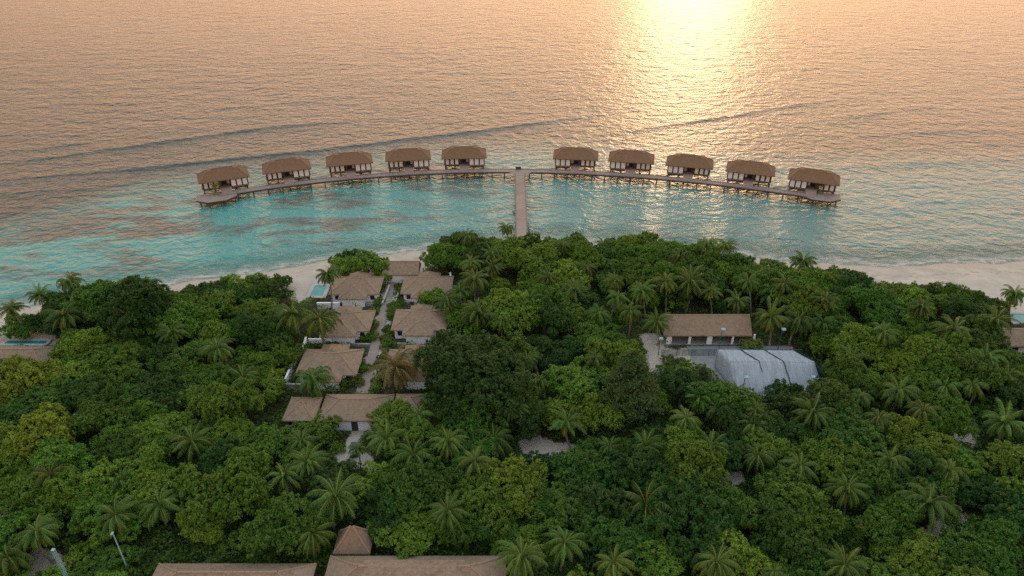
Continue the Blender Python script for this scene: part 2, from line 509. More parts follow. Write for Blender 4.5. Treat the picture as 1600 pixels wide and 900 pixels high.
# ------------------------------------------------------------------ water
SWELL_PX = [[(-60, 262), (0, 256), (200, 231), (350, 208), (470, 196), (620, 190)], [(-60, 286), (0, 281), (200, 268), (300, 258), (395, 245), (500, 230), (650, 215), (800, 201), (900, 186), (985, 171)],
            [(880, 216), (1000, 202), (1110, 189), (1190, 172), (1290, 159), (1380, 150)], [(1220, 193), (1300, 186), (1400, 174), (1490, 165)],
            [(-60, 240), (60, 232), (150, 222), (260, 210)], [(-60, 308), (60, 300), (160, 292), (280, 283)], [(1310, 262), (1420, 255), (1540, 252), (1660, 246)], [(1340, 300), (1450, 290), (1600, 283)], [(1300, 332), (1450, 318), (1640, 312)], [(1300, 216), (1450, 206), (1640, 203)], [(-60, 330), (80, 322), (230, 312)], [(300, 175), (470, 160), (640, 152)]]
SWELL_H = [0.38, 0.42, 0.30, 0.28, 0.3, 0.42, 0.22, 0.22, 0.22, 0.2, 0.34, 0.18]
wx, wy, wf = grid(axis((-9000, -600, 1200), (-600, -340, 20), (-340, 460, 2.5), (460, 700, 20), (700, 9000, 1383)),
                  axis((-2500, 60, 320), (60, 130, 5), (130, 420, 0.9), (420, 760, 8), (760, 12760, 1200)))
wz = np.zeros(len(wx))
for pts, hh in zip(SWELL_PX, SWELL_H):
    q = [P(a, b, 0) for a, b in pts]
    qx = np.array([p.x for p in q]); qy = np.array([p.y for p in q])
    yy = np.polyval(np.polyfit(qx, qy, min(3, len(qx) - 1)), wx) + 0.35 * np.sin(wx * 0.11) + 0.2 * np.sin(wx * 0.29 + 1)
    ends = np.clip(np.minimum(wx - qx[0], qx[-1] - wx) / 55.0, 0, 1)
    d = wy - yy
    prof = np.where(d < 0, np.exp(-(d / 1.0) ** 2), np.exp(-(d / 4.2) ** 2))
    wz += hh * ends * prof
off = np.clip((wy - shore_y(wx)) / 25.0, 0, 1)
for k in range(7):
    a = R(-8 + 16 * RNG.random()) + math.pi / 2; L = 9 + 11 * RNG.random(); ph = RNG.random() * 6.28
    wz += 0.016 * off * np.sin(2 * math.pi / L * (wx * math.cos(a) * 1.0 + wy * math.sin(a)) + ph + 0.9 * np.sin(wx * 0.021 + ph) )
sdw = wy - shore_y(wx)
# colour of the water body: bright over the lagoon's sand, dark teal where it deepens
lag = np.clip(1 - (sdw - 58) / 34.0, 0, 1)
left = np.clip((60 - wx) / 130.0, 0, 1)
shallow = np.array([0.040, 0.245, 0.228]); pale = np.array([0.060, 0.175, 0.166]); deep = np.array([0.018, 0.042, 0.042])
body = deep[None] * (1 - lag[:, None]) + lag[:, None] * (shallow[None] * left[:, None] + pale[None] * (1 - left[:, None]))
body = np.concatenate([body, np.ones((len(wx), 1))], 1)

def water_mat():
    m = Mat('sea_water')
    sdv = m.attr('shore'); body = m.attr('body', 'Color'); lagv = m.attr('lagoon')
    # ripples of several sizes
    sw = m.noise(m.pos((0.045, 0.085, 1), (0, 0, R(-10))), 1.0, 3, 0.55, 0.6)
    w1 = m.noise(m.pos((0.24, 0.32, 1), (0, 0, R(-14))), 1.0, 2, 0.55, 0.5)
    w2 = m.noise(m.pos((0.75, 0.95, 1), (0, 0, R(18))), 1.0, 3, 0.6)
    h = m.math('ADD', m.math('ADD', m.math('MULTIPLY', sw, 0.5), m.math('MULTIPLY', w1, 0.85)), m.math('MULTIPLY', w2, 0.27))
    w0 = m.noise(m.pos((0.085, 0.125, 1), (0, 0, R(-16))), 1.0, 3, 0.6, 0.4)
    h = m.math('ADD', h, m.math('MULTIPLY', w0, m.ramp(m.attr('open'), 0, 1, 0.35, 1.2)))
    nrm = m.bump(h, 1.05)
    # sea grass and rubble on the lagoon bed
    g1 = m.noise(m.pos((0.018, 0.05, 1), (0, 0, R(-6))), 1.0, 5, 0.62, 0.8)
    g2 = m.noise(m.pos((0.09, 0.22, 1)), 1.0, 4, 0.65)
    g = m.math('ADD', m.math('MULTIPLY', g1, 0.7), m.math('MULTIPLY', g2, 0.3))
    gm = m.math('MULTIPLY', m.math('MULTIPLY', m.ramp(g, 0.49, 0.57), lagv), m.ramp(sdv, 6, 14))
    c = m.mix(m.math('MULTIPLY', gm, 0.9), body, c4(0.048, 0.055, 0.052))
    wp = m.n('ShaderNodeBsdfPrincipled')
    m.l(c, wp.inputs['Base Color']); wp.inputs['Roughness'].default_value = 0.19
    wp.inputs['IOR'].default_value = 1.333; wp.inputs['Specular IOR Level'].default_value = 0.5
    m.l(nrm, wp.inputs['Normal'])
    # clear film over the sand at the edge, and foam
    tr = m.n('ShaderNodeBsdfTransparent'); tr.inputs[0].default_value = (0.86, 0.93, 0.92, 1)
    shv = m.math('ADD', sdv, m.math('MULTIPLY', m.math('SUBTRACT', w1, 0.5), 6.0))
    mx = m.n('ShaderNodeMixShader'); m.l(m.ramp(shv, -1.0, 13.0, 0.22, 1.0), mx.inputs[0])
    m.l(tr.outputs[0], mx.inputs[1]); m.l(wp.outputs[0], mx.inputs[2])
    fn = m.noise(m.pos((0.35, 0.8, 1)), 1.0, 5, 0.7)
    band1 = m.math('MULTIPLY', m.ramp(shv, 0.2, 0.9), m.ramp(shv, 5.0, 1.6))
    foam = m.math('MULTIPLY', band1, m.ramp(fn, 0.40, 0.56))
    fd = m.n('ShaderNodeBsdfDiffuse'); fd.inputs[0].default_value = (0.66, 0.63, 0.60, 1)
    fx = m.n('ShaderNodeMixShader'); m.l(m.math('MULTIPLY', foam, 0.5), fx.inputs[0])
    m.l(mx.outputs[0], fx.inputs[1]); m.l(fd.outputs[0], fx.inputs[2])
    return m.done(fx.outputs[0])
M['water'] = water_mat()
wme = mesh_np('water', np.stack([wx, wy, wz], 1), wf, M['water'],
              {'shore': ('POINT', 'FLOAT', sdw), 'open': ('POINT', 'FLOAT', np.clip((sdw - 90) / 120.0, 0, 1)), 'lagoon': ('POINT', 'FLOAT', lag * (0.25 + 0.75 * left)), 'body': ('POINT', 'FLOAT_COLOR', body)}, True)
water = link(bpy.data.objects.new('water', wme)); tag(water, 'calm sea and turquoise lagoon under a low sun', kind='structure')

# ------------------------------------------------------------------ the walkway over the lagoon
DZ = 2.2                                                           # deck level
WALK_PX = [(352, 303), (385, 297), (430, 290.5), (500, 281.5), (580, 275), (650, 270.5), (725, 267.5), (811, 266.5), (870, 267.5), (940, 270.5),
           (1000, 275), (1080, 282.5), (1160, 291), (1225, 299.5), (1262, 305)]
wp_ = [P(a, b, DZ) for a, b in WALK_PX]
WXs = np.array([p.x for p in wp_]); WYs = np.array([p.y for p in wp_])
WFIT = np.polyfit(WXs, WYs, 4)
def walk_y(x): return float(np.polyval(WFIT, x))
def walk_t(x): return math.atan(float(np.polyval(np.polyder(WFIT), x)))

WROOT = empty('curved_walkway', (0, walk_y(0), 0), 0, 'long curved timber walkway on piles joining all the overwater villas', 'walkway')
def wl_(p): return (p[0], p[1] - WROOT.location.y, p[2])
HW = 1.45
mb = MB(); fb = MB()
xs = np.linspace(WXs[0] - 2, WXs[-1] + 2, 90)
def walk_edge(x, o):
    t = walk_t(x); return Vector((x - math.sin(t) * o, walk_y(x) + math.cos(t) * o, 0))
for x0, x1 in zip(xs, xs[1:]):
    a, b, c, d = walk_edge(x0, -HW), walk_edge(x1, -HW), walk_edge(x1, HW), walk_edge(x0, HW)
    k = len(mb.v)
    mb.v += [wl_((p.x, p.y, DZ)) for p in (a, b, c, d)] + [wl_((p.x, p.y, DZ - 0.12)) for p in (a, b, c, d)]
    mb.f += [(k, k + 1, k + 2, k + 3), (k + 7, k + 6, k + 5, k + 4), (k, k + 4, k + 5, k + 1), (k + 2, k + 6, k + 7, k + 3)]
    for o in (-HW + 0.08, HW - 0.30):
        a, b = walk_edge(x0, o), walk_edge(x1, o); c, d = walk_edge(x1, o + 0.22), walk_edge(x0, o + 0.22)
        k = len(fb.v)
        fb.v += [wl_((p.x, p.y, DZ - 0.125)) for p in (a, b, c, d)] + [wl_((p.x, p.y, DZ - 0.55)) for p in (a, b, c, d)]
        fb.f += [(k, k + 1, k + 2, k + 3), (k + 7, k + 6, k + 5, k + 4), (k, k + 4, k + 5, k + 1), (k + 2, k + 6, k + 7, k + 3)]
mb.build('deck', M['deck_x'], WROOT)
fb.build('edge_beam', M['dark_wood'], WROOT)
# kerb boards along both edges
for o, lo, hi in ((-HW, -999, -0.8), (-HW, 7.2, 999), (HW - 0.14, -999, 999)):
    kb = MB()
    for x0, x1 in zip(xs, xs[1:]):
        if not lo < (x0 + x1) / 2 < hi: continue
        a, b = walk_edge(x0, o), walk_edge(x1, o); c, d = walk_edge(x1, o + 0.14), walk_edge(x0, o + 0.14)
        k = len(kb.v)
        kb.v += [wl_((p.x, p.y, DZ + 0.004)) for p in (a, b, c, d)] + [wl_((p.x, p.y, DZ + 0.14)) for p in (a, b, c, d)]
        kb.f += [(k + 4, k + 5, k + 6, k + 7), (k, k + 1, k + 5, k + 4), (k + 2, k + 3, k + 7, k + 6)]
    kb.build('kerb_board', M['grey_wood'], WROOT)
pile_proto = MB().tube([(0, 0, -2.6), (0, 0, -0.2), (0, 0, 1.62)], [0.20, 0.18, 0.17], 8).build('pile', M['pile'], WROOT)
first = True
for x in np.arange(WXs[0] - 1, WXs[-1] + 2, 4.25):
    for o in (-1.1, 1.1):
        p = walk_edge(float(x), o)
        q = pile_proto if first else pile_proto.copy()
        if not first: link(q); adopt(q, WROOT)
        first = False
        q.location = wl_((p.x, p.y, 0)); q.scale = (0.9 + 0.25 * random.random(),) * 2 + (1,)

# the platforms that close both ends
def platform(px, py, mir):
    c = P(px, py, DZ)
    t = walk_t(c.x)
    pts = [(-6.6, 2.6), (-7.0, -1.6), (-3.9, -4.6), (1.6, -4.8), (5.0, -2.4), (5.4, 1.1)]
    if mir < 0: pts = [(-a, b) for a, b in reversed(pts)]
    m = Matrix.Translation(c) @ Matrix.Rotation(t * 0.9, 4, 'Z')
    w = [m @ Vector((a, b, 0)) for a, b in pts]
    mb = MB().prism([(p.x, p.y - WROOT.location.y) for p in w], DZ - 0.16, DZ + 0.02)
    o = mb.build('end_platform', M['deck_x'], WROOT)
    fr = MB()
    for p, q in zip(w, w[1:] + w[:1]):
        d = (q - p).normalized(); n = Vector((-d.y, d.x, 0)) * 0.12
        fr.prism([(v.x, v.y - WROOT.location.y) for v in (p + n * 0.2, q + n * 0.2, q + n * 2, p + n * 2)], DZ - 0.6, DZ - 0.165)
    fo = fr.build('rim_beam', M['dark_wood'], o)
    for a, b in [(-6.0, 1.6), (-5.8, -1.8), (-3.4, -4.1), (1.2, -4.3), (4.3, -2.1), (0, 0)]:
        q = pile_proto.copy(); link(q); adopt(q, WROOT)
        p = m @ Vector((a * (1 if mir > 0 else -1), b, 0)); q.location = wl_((p.x, p.y, 0))
    return c, t
cl, tl = platform(343, 305.0, 1)
cr, tr_ = platform(1277, 303.5, -1)

# ------------------------------------------------------------------ the straight jetty
j0, j1 = P(812, 268.6, DZ), P(816.5, 383, DZ)
jx = (j0.x + j1.x) / 2
JY1 = walk_y(jx) - HW - 0.02
JY0 = j1.y - 3
JR = empty('straight_jetty', (jx, JY0, 0), 0, 'straight boardwalk running from the beach out to the curved walkway', 'jetty')
L = JY1 - JY0
MB().box(-1.6, 1.6, 0, L, DZ - 0.12, DZ).build('deck', M['deck'], JR)
for s in (-1, 1):
    MB().box(s * 1.6 - 0.10, s * 1.6 + 0.10, 0, L - 1.2, DZ + 0.004, DZ + 0.16).build('kerb_board', M['grey_wood'], JR)
    MB().box(s * 1.3 - 0.11, s * 1.3 + 0.11, 0, L, DZ - 0.55, DZ - 0.125).build('edge_beam', M['dark_wood'], JR)
for k in range(15):
    for s in (-1, 1):
        q = pile_proto.copy(); link(q); adopt(q, JR); q.location = (s * 1.25, 2.0 + k * (L - 4) / 14, 0)
# splayed corners where the jetty meets the walkway
for s in (-1, 1):
    pts = [(s * 1.61, L - 2.6), (s * 4.0, L), (s * 1.61, L)]
    if s < 0: pts = pts[::-1]
    MB().prism(pts, DZ - 0.12, DZ).build('corner_board', M['deck'], JR)

bench = empty('bench', (P(810, 263.5, DZ).x, walk_y(-0.2) + HW - 0.75, DZ + 0.006), 0, 'low dark bench at the sea side of the walkway, facing the jetty', 'bench')
MB().box(-0.95, 0.95, -0.3, 0.3, 0.40, 0.48).build('seat', M['dark_wood'], bench)
MB().box(-0.95, 0.95, 0.24, 0.32, 0.49, 1.0).build('backrest', M['dark_wood'], bench)
for s in (-1, 1): MB().box(s * 0.8 - 0.06, s * 0.8 + 0.06, -0.26, 0.26, 0, 0.395).build('leg', M['dark_wood'], bench)

# ------------------------------------------------------------------ overwater villas
FZ = 2.95
def make_villa(s):
    """s = 1: the right wing comes forward; the facade looks to -y, the sea is at +y"""
    root = empty('overwater_villa')
    X = lambda a, b: (a, b) if s > 0 else (-b, -a)
    EZ = FZ + 2.8
    # body
    body = MB()
    a, b_ = X(1.7, 6.85); body.box(a, b_, 0.0, 7.0, FZ + 0.02, EZ + 0.15)
    a, b_ = X(-6.85, -1.7); body.box(a, b_, 0.9, 7.0, FZ + 0.02, EZ + 0.15)
    body.build('wall', M['dark_wood'], root)
    core = MB(); a, b_ = X(-1.695, 1.695); core.box(a, b_, 2.6, 6.9, FZ + 0.02, EZ + 0.1)
    cw = core.build('entrance_wall', M['grey_wood'], root)
    a, b_ = X(-0.9, 0.5); MB().box(a, b_, 2.53, 2.59, FZ + 0.03, FZ + 2.2).build('door', M['glass'], cw)
    a, b_ = X(0.75, 1.45); MB().box(a, b_, 2.53, 2.59, FZ + 0.3, FZ + 2.3).build('screen', M['shutter'], cw)
    # shutters and windows: white louvred panels between dark glass
    for k in range(3):
        c = 2.55 + k * 1.75
        a, b_ = X(c - 0.68, c + 0.64)
        p = MB().box(a, b_, -0.075, -0.005, FZ + 0.12, FZ + 2.65).build('shutter', M['shutter'], root)
        sl = MB()
        for i in range(7): sl.box(a + 0.06, b_ - 0.06, -0.10, -0.078, FZ + 0.25 + i * 0.3, FZ + 0.40 + i * 0.3)
        sl.build('louvre', M['shutter'], p)
        a, b_ = X(c + 0.68, c + 1.07) if k < 2 else X(c + 0.68, c + 1.0)
        MB().box(a, b_, -0.04, -0.004, FZ + 0.15, FZ + 2.3).build('window', M['glass'], root)
    for k in range(3):
        c = -2.6 - k * 1.6
        a, b_ = X(c - 0.52, c + 0.55)
        MB().box(a, b_, 0.83, 0.895, FZ + 0.12, FZ + 2.65).build('shutter', M['shutter'], root)
        a, b_ = X(c - 1.0, c - 0.6)
        MB().box(a, b_, 0.86, 0.896, FZ + 0.4, FZ + 2.2).build('window', M['glass'], root)
    # side shutters
    for q in (1, -1):
        for yy in (2.2, 4.6):
            a, b_ = (6.855, 6.93) if q > 0 else (-6.93, -6.855)
            MB().box(a, b_, yy - 0.6, yy + 0.6, FZ + 0.15, FZ + 2.3).build('side_shutter', M['shutter'], root)
    # floor
    fl = MB()
    fl.box(-7.0, 7.0, 0.92, 10.4, FZ - 0.25, FZ)
    a, b_ = X(1.6, 7.0); fl.box(a, b_, -0.35, 0.915, FZ - 0.25, FZ)
    fl.build('floor', M['grey_wood'], root)
    # low benches and skirts under the wings
    a, b_ = X(1.75, 6.8)
    MB().box(a, b_, -0.16, -0.08, FZ - 0.75, FZ - 0.26).build('skirt_board', M['dark_wood'], root)
    a, b_ = X(-6.7, -1.8)
    MB().box(a, b_, 1.0, 1.08, FZ - 0.62, FZ - 0.26).build('skirt_board', M['dark_wood'], root)
    # ramp to the walkway
    rp = MB()
    rp.poly([(-1.55, -3.55, DZ + 0.03), (1.55, -3.55, DZ + 0.03), (1.55, -0.36, FZ + 0.004), (-1.55, -0.36, FZ + 0.004)])
    rp.poly([(1.55, -3.55, DZ - 0.11), (-1.55, -3.55, DZ - 0.11), (-1.55, -0.36, FZ - 0.2), (1.55, -0.36, FZ - 0.2)])
    rp.poly([(-1.55, -3.55, DZ - 0.11), (-1.55, -3.55, DZ + 0.03), (-1.55, -0.36, FZ + 0.004), (-1.55, -0.36, FZ - 0.2)])
    rp.poly([(1.55, -3.55, DZ + 0.03), (1.55, -3.55, DZ - 0.11), (1.55, -0.36, FZ - 0.2), (1.55, -0.36, FZ + 0.004)])
    rp.box(-1.55, 1.55, -0.355, 2.55, FZ - 0.2, FZ + 0.004)
    rp.build('ramp', M['deck'], root)
    # stilts with braces
    for yy in (0.3, 3.6, 6.9, 10.0):
        for k in range(5):
            xx = -6.6 + k * 3.3
            if yy < 1 and s * xx < -1.7: y2 = 1.3
            else: y2 = yy
            MB().tube([(xx, y2, -2.8), (xx, y2, FZ - 0.255)], 0.16, 7).build('stilt', M['pile'], root)
    br = MB()
    for k in range(4):
        xx = -6.6 + k * 3.3
        br.tube([(xx, 3.6, 0.3), (xx + 3.3, 3.6, FZ - 0.4)], 0.07, 5)
        br.tube([(xx + 3.3, 3.6, 0.3), (xx, 3.6, FZ - 0.4)], 0.07, 5)
    br.build('brace', M['grey_wood'], root)
    # roof: hipped, with a capped gablet at each end of the ridge
    rf = MB().hip(-7.75, 7.75, -1.0, 8.0, EZ, 2.75, 3.5, 0.22, 'x', 0.04).build('roof', M['villa_roof'], root)
    rz = EZ + 2.72
    for q in (1, -1):
        g = MB(); g.hip(*( (3.3, 4.75) if q > 0 else (-4.75, -3.3)), 2.7, 4.3, rz - 0.40, 0.62, 0.1, 0.1, 'x', 0.0)
        g.build('gablet', M['villa_ridge'], rf)
    rc = MB().ridge([(-3.4, 3.5, rz - 0.02), (3.4, 3.5, rz - 0.02)], 0.3)
    for ex in (-1, 1):
        for ey in (-1.0, 8.0):
            pts = []
            for t in np.linspace(0.02, 0.96, 7):
                pts.append((ex * (7.75 - 3.5 * t), ey + (3.5 - ey) * t, EZ + 2.75 * (t - 0.04 * math.sin(math.pi * t)) + 0.01))
            rc.ridge(pts, 0.22)
    rc.build('ridge_cap', M['villa_ridge'], rf)
    return root

proto_r = make_villa(1); proto_l = make_villa(-1)
VILLAS = [(352, 293.5, 1, 'overwater villa at the left end of the row, behind the palm platform'),
          (449, 281, 1, 'second overwater villa from the left end of the curved row'),
          (546, 271.5, 1, 'middle overwater villa of the five left of the jetty'),
          (637.5, 265.3, 1, 'fourth overwater villa from the left, next but one to the jetty'),
          (725, 261.3, 1, 'overwater villa first to the left of the jetty head'),
          (899, 261.3, -1, 'overwater villa first to the right of the jetty head'),
          (985, 264.6, -1, 'second overwater villa right of the jetty head, under the sun glitter'),
          (1074, 269.8, -1, 'middle overwater villa of the five right of the jetty'),
          (1166, 277.6, -1, 'second overwater villa from the right end of the curved row'),
          (1262, 289.5, -1, 'overwater villa at the right end of the row, behind the palm platform')]
used = set()
for px, py, s, lab in VILLAS:
    pr = proto_r if s > 0 else proto_l
    o = copy_tree(pr) if s in used else pr
    used.add(s)
    c = P(px, py, FZ); t = walk_t(c.x)
    # stand the facade a ramp's length off the walkway
    o.location = (c.x, walk_y(c.x) + 4.35, 0)
    yy = walk_y(c.x) + (HW + 2.05) / math.cos(t)
    o.location = (c.x - 0 * math.sin(t), yy, 0)
    o.rotation_euler = (0, 0, t * 0.93)
    tag(o, 'brown roofed ' + lab, 'villa', 'overwater villas along the curved walkway')

# ------------------------------------------------------------------ land villas and other roofs
FOOT = []          # footprints (x0, x1, y0, y1) where no trunk may stand

def make_land_villa():
    root = empty('land_villa')
    ez = 2.8
    w = MB()
    w.box(-5.3, 5.3, -3.4, 3.6, 0, ez + 0.05)
    w.box(-2.6, 2.6, -5.5, -3.405, 0, ez - 0.02)
    w.box(-2.1, 2.1, 3.605, 5.2, 0, ez + 0.02)
    w.build('wall', M['white'], root)
    rf = MB().hip(-6.0, 6.0, -4.2, 4.4, ez, 2.15, 4.0, 0.24, 'x', 0.04).build('roof', M['roof'], root)
    wg = MB().hip(-3.3, 3.3, -6.2, 1.4, ez - 0.035, 1.62, 3.3, 0.2, 'y', 0.03).build('wing_roof', M['roof'], root)
    bk = MB().hip(-2.8, 2.8, -0.5, 5.9, ez + 0.04, 2.18, 2.8, 0.2, 'y', 0.03).build('back_roof', M['roof'], root)
    rc = MB()
    for ex in (-6.0, 6.0):
        for ey in (-4.2, 4.4):
            rc.ridge([(ex + (math.copysign(2.0, ex) - ex) * t, ey + (0.1 - ey) * t, ez + 2.15 * (t - 0.04 * math.sin(math.pi * t)) + 0.01) for t in np.linspace(0.02, 0.97, 6)], 0.22)
    rc.ridge([(-2, 0.1, ez + 2.12), (2, 0.1, ez + 2.12)], 0.26)
    rc.build('ridge_cap', M['ridge'], rf)
    wc = MB()
    for ex in (-3.3, 3.3):
        wc.ridge([(ex * (1 - t), -6.2 + 3.3 * t, ez - 0.035 + 1.62 * (t - 0.03 * math.sin(math.pi * t)) + 0.01) for t in np.linspace(0.02, 0.97, 5)], 0.2)
    wc.build('ridge_cap', M['ridge'], wg)
    MB().hip(-0.35, 0.35, -3.3, -2.5, ez + 1.42, 0.35, 0.2, 0.1, 'y', 0.0).build('finial', M['ridge'], wg)
    for ex in (-1, 1):
        MB().box(ex * 4.2 - 0.5, ex * 4.2 + 0.5, -3.45, -3.403, 0.9, 2.0).build('window', M['glass'], root)
    return root

lv = make_land_villa()
LAND = [(556, 434, 1.0, 'land villa beside the small turquoise pool, seaward end of the left row'),
        (667, 433, 1.0, 'land villa nearest the beach right of the boardwalk, beside a round bush'),
        (538, 488.5, 1.0, 'middle land villa left of the boardwalk, half behind two palms'),
        (656, 487, 1.0, 'middle land villa right of the boardwalk, front roof fully in view'),
        (514, 553, 1.04, 'land villa left of the boardwalk with a bushy palm against its front'),
        (648, 552, 1.0, 'land villa almost hidden behind the straw coloured palm right of the boardwalk')]
for i, (px, py, sc, lab) in enumerate(LAND):
    o = lv if i == 0 else copy_tree(lv)
    c = P(px, py, GZ + 4.9)
    o.location = (c.x, c.y, GZ - 0.05); o.scale = (sc * random.uniform(0.98, 1.02), sc, sc)
    tag(o, 'white walled ' + lab, 'villa', 'land villas along the garden boardwalk')
    FOOT.append((c.x - 6.2, c.x + 6.2, c.y - 6.6, c.y + 7.2))

def hip_building(name, corners, ez, rise, inset, ax, label, cat, wallm='white', two_tier=False, wall_in=0.7, rot=0):
    """corners: x0, x1, y0, y1 of the eaves in world metres"""
    x0, x1, y0, y1 = corners
    cx, cy = (x0 + x1) / 2, (y0 + y1) / 2
    root = empty(name, (cx, cy, GZ - 0.05), rot, label, cat)
    a, b = (x1 - x0) / 2, (y1 - y0) / 2
    MB().box(-a + wall_in, a - wall_in, -b + wall_in, b - wall_in, 0, ez + 0.05).build('wall', M[wallm], root)
    rf = MB().hip(-a, a, -b, b, ez, rise, inset, 0.26, ax, 0.05).build('roof', M['roof'], root)
    rc = MB()
    rx, ry = (a - inset, 0.0) if ax == 'x' else (0.0, b - inset)
    for ex in (-1, 1):
        for ey in (-1, 1):
            rc.ridge([(ex * (a + (rx - a) * t), ey * (b + (ry - b) * t), ez + rise * (t - 0.05 * math.sin(math.pi * t)) + 0.01) for t in np.linspace(0.02, 0.97, 7)], 0.24)
    if rx > 0.3 or ry > 0.3: rc.ridge([(-rx, -ry, ez + rise * 0.985), (rx, ry, ez + rise * 0.985)], 0.28)
    rc.build('ridge_cap', M['ridge'], rf)
    MB().box(-0.6, 0.6, -b + wall_in - 0.06, -b + wall_in - 0.004, 0.05, 2.1).build('door', M['dark_wood'], root)
    for q in (-0.55, 0.55):
        MB().box(q * a - 0.7, q * a + 0.7, -b + wall_in - 0.05, -b + wall_in - 0.004, 0.9, 2.0).build('window', M['glass'], root)
    FOOT.append((x0 - 0.3, x1 + 0.3, y0 - 0.3, y1 + 0.3))
    return root

def eaves(pxl, pxr, yf, yb, z):
    """eaves rectangle from the front edge row, its left and right pixel, and the back edge row"""
    zz = GZ + z
    f0, f1 = P(pxl, yf, zz), P(pxr, yf, zz)
    bk = P((pxl + pxr) / 2, yb, zz)
    return f0.x, f1.x, f0.y, bk.y

hip_building('entrance_hall', eaves(495, 607.5, 657, 615.5, 3.0), 3.0, 2.0, 3.6, 'x', 'wide hip roofed entrance hall between two small pavilions at the foot of the boardwalk', 'building')
hip_building('entrance_pavilion', eaves(440, 491, 657, 620, 2.9), 2.9, 1.9, 2.9, 'x', 'small hip roofed pavilion just left of the wide entrance hall', 'building')
hip_building('entrance_pavilion', eaves(611, 662, 652, 615, 2.9), 2.9, 1.9, 2.9, 'x', 'small pavilion right of the wide entrance hall, palm leaning over its roof', 'building')
hip_building('spa_house', eaves(520, 578, 865, 829, 2.8), 2.8, 3.5, 2.55, 'x', 'little pyramid roofed house directly behind the large roof at the bottom edge', 'building')
bigc = eaves(498, 790, 935, 868, 3.2)
bh = hip_building('large_hall', bigc, 3.2, 2.3, 5.0, 'x', 'large hall with a stepped hip roof cut by the bottom edge, pyramid house behind it', 'building')
a_ = (bigc[1] - bigc[0]) / 2
MB().hip(-a_ * 0.60, a_ * 0.56, -2.6, 1.6, 3.2 + 1.55, 1.15, 1.9, 0.3, 'x', 0.03).build('upper_roof', M['roof'], bh)
hip_building('long_hall', eaves(217, 478, 940, 880, 3.0), 3.0, 2.2, 4.5, 'x', 'long hall with plain hip roof cut by the bottom edge, left of the large hall', 'building')
hip_building('pool_house', eaves(-48, 64, 574, 541, 2.8), 2.8, 2.0, 3.2, 'x', 'brown roofed house at the left edge with a strip of green pool behind', 'villa')
hip_building('pool_house', eaves(1570, 1668, 541, 512, 2.8), 2.8, 2.0, 3.2, 'x', 'brown roofed house at the right edge of the view, pool behind it', 'villa')

# gable roofed shelters
def gable_building(name, corners, ez, rise, label, cat):
    x0, x1, y0, y1 = corners
    cx, cy = (x0 + x1) / 2, (y0 + y1) / 2
    root = empty(name, (cx, cy, GZ - 0.05), 0, label, cat)
    a, b = (x1 - x0) / 2, (y1 - y0) / 2
    r = MB()
    for s in (-1, 1):
        for i in range(5):
            t0, t1 = i / 5, (i + 1) / 5
            f = lambda t: (s * b * (1 - t), ez + rise * (t - 0.04 * math.sin(math.pi * t)))
            (ya, za), (yb, zb) = f(t0), f(t1)
            q = [(-a, ya, za), (a, ya, za), (a, yb, zb), (-a, yb, zb)]
            r.poly(q if s < 0 else q[::-1])
        q = [(-a, s * b, ez - 0.25), (a, s * b, ez - 0.25), (a, s * b, ez), (-a, s * b, ez)]
        r.poly(q if s < 0 else q[::-1])
    r.poly([(-a, -b, ez - 0.25), (-a, b, ez - 0.25), (a, b, ez - 0.25), (a, -b, ez - 0.25)])
    for s in (-1, 1):
        q = [(s * a, -b, ez - 0.25), (s * a, b, ez - 0.25), (s * a, b, ez), (s * a, 0, ez + rise), (s * a, -b, ez)]
        r.poly(q if s > 0 else q[::-1])
    rf = r.build('roof', M['roof'], root)
    MB().ridge([(-a, 0, ez + rise), (a, 0, ez + rise)], 0.26).build('ridge_cap', M['ridge'], rf)
    FOOT.append((x0 - 0.3, x1 + 0.3, y0 - 0.3, y1 + 0.3))
    return root, a, b

gc = eaves(1037, 1176, 524, 494.5, 2.9)
gym, ga, gb = gable_building('long_pavilion', gc, 2.9, 2.9, 'long open pavilion with white pillars under a gabled brown roof, behind the court', 'pavilion')
MB().box(-ga + 0.5, ga - 0.5, 0.4, gb - 0.6, 0, 2.6).build('wall', M['dark_wood'], gym)
MB().box(-ga + 0.4, ga - 0.4, -gb + 0.45, 0.39, 0, 0.22).build('floor', M['concrete'], gym)
for k, (px, w) in enumerate([(1045, 0.55), (1077, 0.28), (1108, 0.55), (1144, 0.22), (1177, 0.22)]):
    xx = P(px, 530, GZ + 1.2).x - (gc[0] + gc[1]) / 2
    MB().box(xx - w, xx + w, -gb + 0.6, -gb + 0.95, 0.225, 2.65).build('pillar', M['white'], gym)
for q in (-0.62, -0.1, 0.42):
    MB().box(q * ga - 2.2, q * ga + 2.2, 0.33, 0.395, 0.3, 2.3).build('window', M['glass'], gym)

bc = eaves(597, 654, 429, 411, 2.8)
bp, ba, bb = gable_building('beach_pavilion', bc, 2.8, 2.2, 'plain brown roofed beach pavilion at the seaward end of the garden boardwalk', 'pavilion')
MB().box(-ba + 0.6, ba - 0.6, -bb + 0.7, bb - 0.7, 0, 2.6).build('wall', M['white'], bp)

